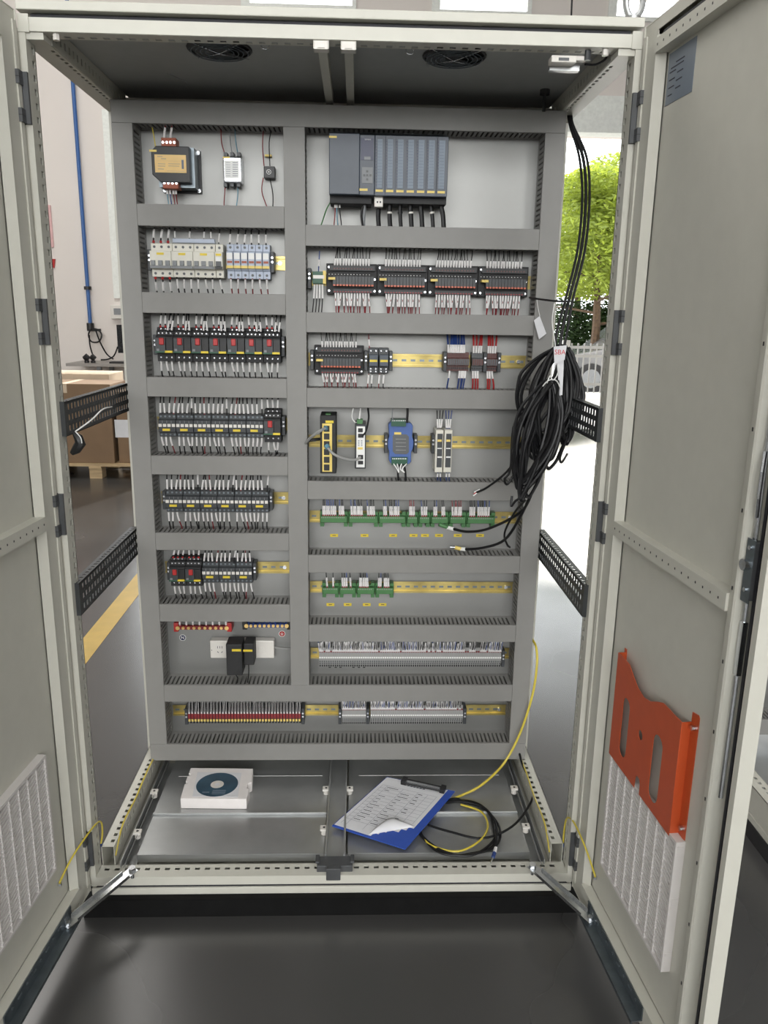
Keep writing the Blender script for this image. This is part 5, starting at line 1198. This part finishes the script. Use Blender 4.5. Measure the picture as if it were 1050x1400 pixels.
ca, cb2 = cbp(0.30, 0.945, 0.012), cbp(0.86, 0.945, 0.012); dd = (cb2-ca).normalized(); sd = Vector((0,0,1)).cross(dd)
m = MB().obox((ca+cb2)/2, dd, sd, (0,0,1), (cb2-ca).length/2, 0.008, 0.0025, 1).tube([ca+sd*0.006, cb2+sd*0.006], 0.0042, 8, 0).tube([ca-sd*0.012, cb2-sd*0.012], 0.0022, 6, 0)
for p in (ca, cb2): m.obox(p, dd, sd, (0,0,1), 0.007, 0.013, 0.006, 0)
m.build('clip', ['black', 'zinc'], cb)
# loose cables on the floor
z_ = 0.034
fp_ = lambda px, py, z=z_: Vector((*atz(px, py, z), z))
bc = thing('coiled_cable', 'black cable coiled beside the clipboard on the cabinet floor', 'cable')
lo = [fp_(640, 1098), fp_(664, 1108), fp_(678, 1132), fp_(672, 1156), fp_(645, 1170), fp_(608, 1165), fp_(582, 1150), fp_(575, 1128), fp_(590, 1105), fp_(615, 1095)]
for k in range(3):
    off = [Vector((rnd(0.010), rnd(0.010), k*0.0015)) for _ in lo]; tube3('cable_loop', [p+o for p, o in zip(lo, off)], 0.0032, 'cable', parent=bc, closed=True)
tube3('cable_tail', [Vector((1.150, 0.50, 0.13)), Vector((1.150, 0.40, 0.09)), fp_(729, 1075, 0.07), fp_(724, 1100, 0.06), fp_(700, 1130, 0.045), fp_(660, 1146, 0.04), fp_(615, 1137, 0.037), fp_(585, 1128, 0.035)], 0.0032, 'cable', parent=bc)
e_ = tube3('cable_end', [fp_(678, 1135, 0.055), fp_(679, 1150, 0.05), fp_(678, 1160, 0.045)], 0.003, 'cable', parent=bc)
MB().tube([fp_(678, 1159, 0.045), fp_(676, 1166, 0.043)], 0.0045, 8).build('white_boot', 'sleeve', bc, smooth=True); MB().tube([fp_(676, 1166, 0.043), fp_(674, 1172, 0.042)], 0.005, 8).build('blue_lug', 'wire_blue', bc, smooth=True); MB().tube([fp_(674, 1172, 0.042), fp_(671, 1180, 0.040)], 0.0025, 6).build('ring_tongue', 'zinc', bc, smooth=True)
tube3('earth_cable', [fp_(630, 1100, 0.038), fp_(658, 1110, 0.041), fp_(667, 1130, 0.041), fp_(655, 1150, 0.041), fp_(625, 1164, 0.039), fp_(590, 1156, 0.037), fp_(578, 1143, 0.036)], 0.0028, 'yellow_cable', 'yellow-green cable lying inside the black cable coil', 'cable')
tube3('yellow_network_cable', [P3(727, 873, 0.50), P3(733, 885, 0.46), P3(734, 910, 0.43), P3(728, 950, 0.42), P3(712, 1000, 0.415), P3(690, 1042, 0.40), fp_(660, 1072, 0.06), fp_(632, 1087, 0.036), fp_(612, 1094, 0.035)], 0.0036, 'yellow_cable', 'yellow network cable hanging down over the right duct to the clipboard', 'cable')
# ================================================================ HANGING CABLE COIL
hc_ = thing('hanging_cable_coil', 'big coil of black cables hanging in front of the right duct', 'cable coil')
random.seed(11)
def loop(A_, B_, w, Y, lean, r, bulge=0.0):
    A_, B_ = Vector((A_[0], A_[1])), Vector((B_[0], B_[1])); d = B_-A_; pn = Vector((-d.y, d.x)).normalized(); out = []
    ph = random.uniform(-0.25, 0.25)
    for k in range(22):
        t = 2*PI*k/22; f = (1-math.cos(t))/2; ww = w*(0.30+0.85*math.sin(PI*(0.12+0.75*f))); p = A_+d*f+pn*(math.sin(t+ph*math.sin(t))*ww)
        out.append(P3(p.x+random.uniform(-1.2, 1.2), p.y, Y-0.018*math.sin(PI*f)+0.012*math.cos(t)+lean*math.sin(t)))
    return tube3('cable_loop', out, r, 'cable', parent=hc_, closed=True, n=6, seg=3)
for k in range(15): loop((766+rnd(6), 476+rnd(4)), (737+rnd(14), 616+rnd(26)), random.uniform(12, 40), 0.275+rnd(0.012), rnd(0.01), 0.0044)
for k in range(9): loop((776+rnd(7), 480+rnd(4)), (771+rnd(8), 596+rnd(20)), random.uniform(8, 17), 0.285+rnd(0.015), rnd(0.01), 0.0044)
for k in range(17): loop((755+rnd(5), 521+rnd(4)), (717+rnd(10), 668+rnd(18)), random.uniform(9, 26), 0.245+rnd(0.012), rnd(0.01), 0.0042)
for k in range(3):
    dxk = (k-1)*5
    tube3('feed_cable', [P3(779+dxk*0.5, 150, 0.49), P3(781+dxk*0.4, 170, 0.47), P3(797+dxk, 215, 0.44), P3(801+dxk, 270, 0.40), P3(795+dxk, 340, 0.36), P3(778+dxk, 410, 0.32), P3(768+dxk*1.4, 455, 0.29), P3(765+dxk, 482, 0.28)], 0.0042 if k == 1 else 0.0034, 'cable', parent=hc_)
for (pts, r) in (([(738, 560), (715, 600), (697, 640), (668, 665), (652, 673)], 0.003), ([(745, 540), (705, 575), (698, 640), (690, 655), (694, 662), (705, 645)], 0.003), ([(728, 672), (712, 700), (670, 722), (640, 727), (619, 723)], 0.0038), ([(724, 680), (712, 705), (690, 738), (660, 749), (635, 751)], 0.0038), ([(718, 684), (704, 700), (690, 728), (693, 744), (697, 748)], 0.003), ([(722, 676), (706, 684), (699, 692), (700, 678)], 0.003), ([(775, 600), (766, 625), (768, 632), (776, 620)], 0.003)):
    yt = 0.463 if pts[-1][1] > 700 and pts[-1][0] < 700 else 0.40 if pts[-1][0] < 695 else 0.27
    Ys = [0.25+(yt-0.25)*(k/(len(pts)-1))**0.7 for k in range(len(pts))]
    tube3('loose_end', [P3(p[0], p[1], y) for p, y in zip(pts, Ys)], r, 'cable', parent=hc_)
def stub(a, b, Y, r, mat, nm): MB().tube([P3(*a, Y), P3(*b, Y)], r, 8).build(nm, mat, hc_, smooth=True)
stub((620, 723.5), (611, 721), 0.463, 0.0055, 'white', 'white_boot'); stub((612, 721), (600, 717), 0.463, 0.0055, 'green', 'green_boot'); stub((636, 751), (629, 750.5), 0.463, 0.0055, 'white', 'white_boot'); stub((630, 750.5), (622, 748.5), 0.463, 0.0055, 'label_yellow', 'yellow_lug'); stub((622, 748.5), (615, 748), 0.463, 0.003, 'zinc', 'ring_tongue')
for k in range(3): stub((656-k*1.5, 669+k*2.2), (648-k*0.5, 673+k*2.5), 0.405, 0.0016, 'white' if k != 1 else 'red', 'bare_core')
tube3('cable_tie', [P3(760, 486, 0.245), P3(764, 500, 0.24), P3(762, 512, 0.232), P3(756, 520, 0.225), P3(752, 514, 0.225), P3(748, 524, 0.22)], 0.0014, 'white', parent=hc_, n=5); tube3('cable_tie', [P3(742, 528, 0.222), P3(750, 520, 0.215), P3(760, 520, 0.215), P3(766, 530, 0.222)], 0.0016, 'white', parent=hc_, n=5)
tube3('cable_tie', [P3(758, 415, 0.31), P3(755, 440, 0.29), P3(759, 470, 0.26), P3(760, 486, 0.245)], 0.0012, 'white', parent=hc_, n=5)
tube3('black_tie', [P3(724, 407, 0.43), P3(745, 410, 0.36), P3(764, 412, 0.305), P3(778, 412, 0.305)], 0.0026, 'black', 'black cable tie holding the hanging cables to the relay board', 'cable tie')
def paper_tag(corners, Y, label, red=None):
    t = thing('paper_tag', label, 'tag'); pts = [P3(*p, Y) for p in corners]; m = MB(); nrm = Vector((0, 0.0008, 0))
    m.v = [tuple(p) for p in pts]+[tuple(p+nrm) for p in pts]; m.f = [(0,1,2,3), (7,6,5,4), (0,4,5,1), (1,5,6,2), (2,6,7,3), (3,7,4,0)]; m.m = [0]*6; m.build('card', 'paper', t)
    if red: lettering('handwriting', red, 0.016, 'red_ink', t, (sum((p.x for p in pts))/4, Y-0.0006, sum((p.z for p in pts))/4+0.004))
paper_tag([(757, 474), (775, 472), (772, 492), (758, 498)], 0.235, 'white paper tag with red handwriting on the cable coil', 'SBA')
paper_tag([(761, 492), (771, 490), (769, 540), (765, 541)], 0.24, 'long narrow white paper strip hanging in the cable coil')
paper_tag([(730, 438), (738, 432), (747, 456), (737, 464)], 0.41, 'tilted white paper tag hanging beside the right duct')
tube3('tag_string', [P3(738, 432, 0.41), P3(735, 418, 0.425), P3(734, 408, 0.43)], 0.0009, 'white', 'white string holding the tilted paper tag', 'string')
# wire roll hanging at the left perforated rail
wr_ = thing('tie_with_clip', 'black cable clip hanging on a white tie from the left perforated rail', 'cable clip')
MB().tube([P3(101, 592, 0.03), P3(107, 598, 0.03), P3(110, 606, 0.03), P3(104, 615, 0.03), P3(98, 620, 0.03)], [0.004, 0.010, 0.012, 0.010, 0.005], 8).build('clip', 'black', wr_, smooth=True)
tube3('tie', [P3(103, 590, 0.03), P3(125, 574, 0.06), P3(140, 560, 0.10), P3(153, 556, 0.2)], 0.0016, 'white', parent=wr_, n=5); tube3('tie', [P3(103, 590, 0.028), P3(110, 598, 0.02), P3(112, 606, 0.02)], 0.0012, 'white', parent=wr_, n=5)
# ================================================================ BACKGROUND
def GB(px0, px1, py, Y): return at(px0, py, Y)[0], at(px1, py, Y)[0]
pal = thing('wooden_pallet', 'light wooden pallet carrying the cardboard boxes behind the cabinet', 'pallet')
PYF = 5.34; xl, xr = -2.35, -1.05
zt_ = at(130, 634, PYF)[1]
for k in range(5): MB().box(xl, xr, PYF+k*0.24, PYF+k*0.24+0.14, zt_-0.025, zt_).build('deck_board', 'wood', pal)
for xx in (xl, -1.75, xr-0.12):
    for yy in (PYF+0.01, PYF+0.5, PYF+0.98): MB().box(xx, xx+0.11, yy, yy+0.12, FLOOR+0.0, zt_-0.045).build('block', 'wood', pal)
    MB().box(xx, xx+0.11, PYF, PYF+1.1, zt_-0.045, zt_-0.025).build('stringer', 'wood', pal)
def carton(name, label, x0, x1, y0, y1, z0, z1, mat='cardboard', lid=None, lab=None):
    t = thing(name, label, 'box', group='cardboard boxes on the pallet'); MB().box(x0, x1, y0, y1, z0, z1).build('carton', mat, t, bevel=0.006)
    m = MB().box((x0+x1)/2-0.03, (x0+x1)/2+0.03, y0-0.0015, y1, z1, z1+0.001).box((x0+x1)/2-0.03, (x0+x1)/2+0.03, y0-0.002, y0-0.0002, z1-0.08, z1); m.build('tape', 'cardboard_light', t)
    if lab: MB().box(lab[0], lab[1], y0-0.002, y0-0.0003, lab[2], lab[3]).build('shipping_label', 'paper', t)
    return t
e = 0.001
x_b, _ = at(155, 570, PYF); z_b1 = at(110, 595, PYF)[1]
carton('cardboard_box', 'large brown cardboard box on the left half of the pallet', xl+0.02, x_b-0.02, PYF+0.02, PYF+0.5, zt_+e, at(110, 522, PYF)[1]-0.02)
lx0, lz0 = at(158, 598, PYF+0.05); lx1, lz1 = at(176, 574, PYF+0.05)
carton('cardboard_box', 'brown cardboard box with a white shipping label on the pallet', x_b+0.01, xr-0.0, PYF+0.05, PYF+0.55, zt_+e, at(170, 555, PYF)[1]+0.12, lab=(lx0, lx1, lz0, lz1))
carton('cardboard_box', 'pale cardboard box with a torn lid behind the larger box', at(85, 510, PYF+0.6)[0]-0.3, at(150, 520, PYF+0.6)[0], PYF+0.58, PYF+1.05, zt_+e, at(120, 511, PYF+0.6)[1], 'cardboard_light')
dY = 8.15; tz = at(120, 497, dY)[1]
dk = thing('work_desk', 'grey desk against the back wall behind the boxes', 'desk'); x0 = at(90, 500, dY)[0]
MB().box(x0, x0+2.2, dY, WY-0.01, tz-0.035, tz).build('desktop', 'desk', dk)
for (xx, yy) in ((x0+0.35, dY+0.05), (x0+2.1, dY+0.05), (x0+0.35, WY-0.1), (x0+2.1, WY-0.1)): MB().box(xx, xx+0.05, yy, yy+0.05, FLOOR, tz-0.035).build('leg', 'grey_mid', dk)
mx = at(159, 445, dY+0.25)[0]; mz0, mz1 = at(165, 486, dY+0.25)[1], at(162, 444, dY+0.25)[1]
mt = thing('monitor', 'black flat monitor standing on the grey desk', 'monitor'); MB().box(mx, mx+0.55, dY+0.25, dY+0.29, mz0+0.03, mz1).build('screen', 'screen', mt, bevel=0.004); MB().box(mx+0.24, mx+0.31, dY+0.28, dY+0.32, tz, mz0+0.15).build('stand', 'black', mt); MB().box(mx+0.14, mx+0.41, dY+0.2, dY+0.38, tz+0.0005, tz+0.012).build('base', 'black', mt)
kx_ = at(150, 497, dY+0.08)[0]; kt = MB().box(kx_, kx_+0.42, dY+0.06, dY+0.19, tz+0.0005, tz+0.02).build('keyboard', 'black_matt', bevel=0.004); tag(kt, 'black keyboard lying on the grey desk', 'keyboard')
for (pa, pb, py) in ((114, 121, 491), (123, 129, 489)):
    xx0, zz0 = at(pa, py-6 if pa > 120 else py-3, dY+0.1); xx1, _ = at(pb, py, dY+0.1)
    o = MB().tube([(xx0, dY+0.12, tz+0.05), ((xx0+xx1)/2, dY+0.12, tz+0.07), (xx1, dY+0.12, tz+0.05)], [0.03, 0.045, 0.03], 8).tube([((xx0+xx1)/2, dY+0.12, tz+0.001), ((xx0+xx1)/2, dY+0.12, tz+0.03)], 0.03, 8).build('desk_fixture', 'black', smooth=True); tag(o, 'small black %s fixture on the grey desk' % ('taller' if pa > 120 else 'shorter'), 'fixture')
pp = [P3(97, 100, WY-0.05), P3(107, 220, WY-0.05), P3(114, 310, WY-0.05), P3(125, 446, WY-0.05)]
xm = sum(p.x for p in pp)/4
o = MB().tube([(xm, WY-0.05, 5.6), (xm, WY-0.05, pp[-1].z)], 0.023, 10).build('air_pipe', 'pipe_blue', smooth=True); tag(o, 'blue air pipe running down the back wall', 'pipe')
MB().cyl((xm, WY-0.05, at(121, 394, WY)[1]-0.02), (xm, WY-0.05, at(121, 394, WY)[1]+0.02), 0.045, 10).build('clamp', 'black', o); MB().cyl((xm, WY-0.05, pp[-1].z-0.06), (xm, WY-0.05, pp[-1].z+0.04), 0.045, 10).box(xm, xm+0.13, WY-0.08, WY-0.04, pp[-1].z-0.06, pp[-1].z-0.03).build('valve', 'black', o)
for (k, pts, lb) in ((0, [(124, 450), (121, 458), (125, 467), (135, 467), (139, 458), (134, 451), (126, 449)], 'thin dark hose looped below the blue pipe'), (1, [(122, 458), (123, 472), (127, 486)], 'thin dark hose hanging straight to the desk'), (2, [(131, 452), (137, 468), (146, 484), (155, 491)], 'thin dark hose falling right of the loop'), (3, [(161, 474), (156, 486), (148, 491), (138, 492)], 'thin dark cable curving under the monitor')):
    tube3('hose', [P3(p[0], p[1], WY-0.12) for p in pts], 0.010, 'cable', lb, 'hose', 'dark hoses on the back wall', n=6)
jx0, jz1 = at(151, 417, WY-0.06); jx1, jz0 = at(170, 436, WY-0.06)
jb = thing('junction_box', 'white junction box on the back wall below the window', 'junction box'); MB().box(jx0, jx0+0.36, WY-0.07, WY-0.001, jz0, jz1).build('case', 'white_plastic', jb, bevel=0.006); MB().box(jx0+0.04, jx0+0.32, WY-0.074, WY-0.069, jz0+0.05, jz1-0.04).build('window', 'grey_mid', jb)
rx0, rz1 = at(58, 280, WY-0.03); rx1, rz0 = at(73, 338, WY-0.03)
tag(MB().box(rx1-0.9, rx1, WY-0.02, WY-0.001, rz0, rz1).build('wall_patch', 'pink_patch', bevel=0.004), 'flat pale pink patch on the back wall beside the left post', 'notice board')  # flat pale pink rectangle set on the wall
rx1, rz1 = at(75, 354, WY-0.03); _, rz0 = at(75, 366, WY-0.03)
tag(MB().prism([(rx1-0.5, rz0-0.02), (rx1-0.02, rz0), (rx1, rz1), (rx1-0.5, rz1)], 'y', WY-0.02, WY-0.001).build('wall_sign', 'red'), 'small red sign below the pink patch', 'sign')
# hanging pull cord above the roof
x_, z_ = at(782, 10, 4.0)
hcd = thing('pull_cord', 'thin black pull cord hanging behind the cabinet roof', 'pull cord')
o = tube3('cord', [(x_, 4.0, z_+2.2), (x_-0.01, 4.0, z_+0.6), (x_, 4.0, z_-0.1)], 0.006, 'black', parent=hcd); MB().cyl((x_, 4.0, z_-0.2), (x_, 4.0, z_-0.09), 0.022, 8).build('knob', 'black', hcd)
# outside: trees, hedge, fence, car
def foliage(m, c, r, n, size, rng, sq=1.0):
    for _ in range(n):
        while True:
            p = Vector((rng.uniform(-1,1), rng.uniform(-1,1), rng.uniform(-1,1)))
            if 0.25 < p.length < 1: break
        q = Vector((c[0]+p.x*r[0], c[1]+p.y*r[1], c[2]+p.z*r[2])); a = Vector((rng.uniform(-1,1), rng.uniform(-1,1), rng.uniform(-0.6,0.4))).normalized(); b = a.orthogonal().normalized(); b = (Matrix.Rotation(rng.uniform(0, 6.28), 3, a) @ b)
        s1, s2 = size*rng.uniform(0.7, 1.4), size*0.32*rng.uniform(0.7, 1.3)
        m.quad(q-a*s1, q-b*s2, q+a*s1, q+b*s2)
rng = random.Random(5)
def tree(x, y, h, label, mat='leaf', cr=1.0, n=2600):
    t = thing('tree', label, 'tree', (x, y, FLOOR-0.02), group='trees outside the open door')
    m = MB().tube([(0,0,0), (0.03,0,h*0.3), (-0.02,0.02,h*0.6), (0,0,h*0.9)], [0.11, 0.09, 0.06, 0.02], 8)
    for k in range(10):
        z = h*(0.32+0.055*k); a = k*2.4; L = cr*(1.15-0.09*k); m.tube([(0,0,z), (L*0.5*math.cos(a), L*0.5*math.sin(a), z+0.12), (L*math.cos(a), L*math.sin(a), z+0.1)], [0.035, 0.02, 0.008], 5)
    m.build('trunk', 'bark', t, smooth=True)
    for k in range(5):
        f = MB(); z = h*(0.52+0.11*k); r = cr*(1.25-0.17*k)
        foliage(f, (rng.uniform(-0.2,0.2), rng.uniform(-0.2,0.2), z), (r, r, h*0.085), n//5, 0.075, rng); o = f.build('foliage', mat, t); o['kind'] = 'stuff'
tx, ty = atz(817, 478, FLOOR)
tree(at(817, 400, 15.5)[0], 15.5, 4.3, 'bright feathery tree in the middle of the open doorway', cr=1.5, n=12000)
tree(at(795, 330, 18.5)[0], 18.5, 4.7, 'bright tree behind the middle one towards the cable coil', cr=1.8, n=12000)
tree(at(850, 330, 19.5)[0], 19.5, 5.3, 'tall bright tree partly hidden by the right post', cr=2.0, n=12000)
tree(at(905, 330, 17.0)[0], 17.0, 4.6, 'bright tree farthest right outside the doorway', cr=1.8, n=8000)
for k in range(7):
    hx = at(770+k*22, 450, 17.6)[0]; t = thing('shrub', ['first', 'second', 'third', 'fourth', 'fifth', 'sixth', 'seventh'][k]+' dark green shrub from the left behind the fence', 'shrub', (hx, 17.4+rng.uniform(-0.3, 0.3), FLOOR-0.02), group='shrubs behind the fence')
    f = MB(); foliage(f, (0,0,1.0), (0.75, 0.6, 1.0), 2200, 0.07, rng); o = f.build('foliage', 'leaf_dark', t); o['kind'] = 'stuff'; MB().tube([(0,0,0), (0.02,0,0.7)], 0.03, 6).build('stem', 'bark', t)
fY = 13.2; fz1 = at(815, 468, fY)[1]; fx0, fx1 = at(745, 500, fY)[0], at(960, 500, fY)[0]
fe = thing('metal_fence', 'pale grey metal bar fence outside the open door', 'fence')
for zz in (0.25, fz1-FLOOR-0.28, fz1-FLOOR-0.12): MB().box(fx0, fx1, fY-0.02, fY+0.02, FLOOR+zz, FLOOR+zz+0.05).build('rail', 'fence', fe)
b0 = None; n = int((fx1-fx0)/0.12)
for k in range(n):
    if b0 is None: b0 = MB().box(-0.011, 0.011, fY-0.011, fY+0.011, FLOOR-0.02, fz1-0.02).build('bar', 'fence', fe); b0.location = (fx0, 0, 0)
    else: again(b0, fe, (fx0+k*0.12, 0, 0))
p0_ = None
for k in range(4):
    if p0_ is None: p0_ = MB().box(-0.07, 0.07, fY-0.06, fY+0.06, FLOOR-0.02, fz1+0.03).build('post', 'fence', fe); p0_.location = (at(773, 480, fY)[0], 0, 0)
    else: again(p0_, fe, (at(773, 480, fY)[0]+k*1.0, 0, 0))
cx0 = at(793, 530, 14.6)[0]
car = thing('parked_car', 'silver grey car parked behind the fence', 'car', (cx0, 14.4, FLOOR-0.02))
prof = [(-0.6, 0.28), (-0.62, 0.62), (-0.3, 0.78), (0.35, 0.9), (0.95, 1.38), (2.3, 1.42), (3.0, 1.0), (3.5, 0.92), (3.6, 0.4), (3.5, 0.28)]
MB().prism(prof, 'y', 0.0, 1.7).build('body', 'car_paint', car, bevel=0.05)
MB().prism([(0.55, 0.95), (1.0, 1.32), (1.6, 1.35), (1.6, 0.95)], 'y', -0.008, 0.02).build('side_window', 'car_glass', car); MB().prism([(1.68, 0.95), (1.68, 1.35), (2.25, 1.36), (2.8, 0.98)], 'y', -0.008, 0.02).build('side_window', 'car_glass', car)
for xx in (0.15, 2.8): 
    w_ = MB().cyl((xx, -0.02, 0.31), (xx, 0.2, 0.31), 0.31, 24).build('wheel', 'black_matt', car, smooth=True); MB().cyl((xx, -0.03, 0.31), (xx, -0.01, 0.31), 0.19, 16).build('hub', 'grey_mid', w_)
wq = thing('yard_wall', 'pale concrete kerb wall under the fence', 'kerb', (0, 0, 0)); MB().box(fx0, fx1, fY-0.1, fY+0.1, FLOOR-0.02, FLOOR+0.12).build('kerb', 'concrete', wq)
# neighbouring cabinet, only its near corner is in the picture
nx, ny = 1.80, 0.14
nc = thing('neighbour_cabinet', 'second open control cabinet partly hidden behind the right door', 'cabinet', (nx, ny, 0), (0, 0, math.radians(0)))
MB().box(-0.005, 0.8, -0.02, 0.6, FLOOR, -0.024).build('plinth', 'black', nc)
m = MB().box(0, 0.8, 0, 0.003, 0.002, 0.026); m.perf((0, 0.003, 0.0245), (1,0,0), (0,1,0), 0.8, 0.042, slots(31, 0.012, 0.025, 0.0125, 0.022, 0.031), 0.0015); m.build('front_rail', 'paint', nc)
m = MB().perf((0.0, 0.045, 0.0805), (0,1,0), (1,0,0), 0.55, 0.045, slots(21, 0.016, 0.025, 0.0125, 0.024, 0.033), 0.0015); m.box(0, 0.0015, 0.0, 0.6, 0, 0.0805); m.perf((0.045, 0.045, 0.02), (0,1,0), (0,0,1), 0.51, 0.061, slots(19, 0.02, 0.025, 0.010, 0.032, 0.045), 0.0015); m.build('bottom_side_rail', 'paint', nc)
MB().box(-0.002, 0.8, -0.002, 0.6, -0.024, -0.005).build('base_frame', 'paint', nc)
MB().box(0.06, 0.8, 0.06, 0.59, 0.02, 0.025).build('floor_panel', 'galv', nc)
MB().box(0.04, 0.8, 0.515, 0.518, 0.07, 1.9).build('mounting_plate', 'plate', nc)
MB().box(0.0, 0.035, 0.555, 0.6, -0.005, 1.93).build('rear_post', 'paint', nc); MB().box(0.78, 0.8, 0.0, 0.045, -0.005, 1.93).build('front_post', 'paint', nc); MB().box(0.0, 0.8, 0.0, 0.6, 1.93, 1.95).build('roof', 'paint', nc)
for k, (z0, z1) in enumerate(((0.085, 0.137), (0.278, 0.328), (0.48, 0.53), (0.7, 0.75))):
    duct(nx+0.045, nx+0.79, z0, z1, ['lowest', 'second lowest', 'third lowest', 'fourth lowest'][k]+' grey duct inside the neighbouring cabinet', ny+0.433, ny+0.515)
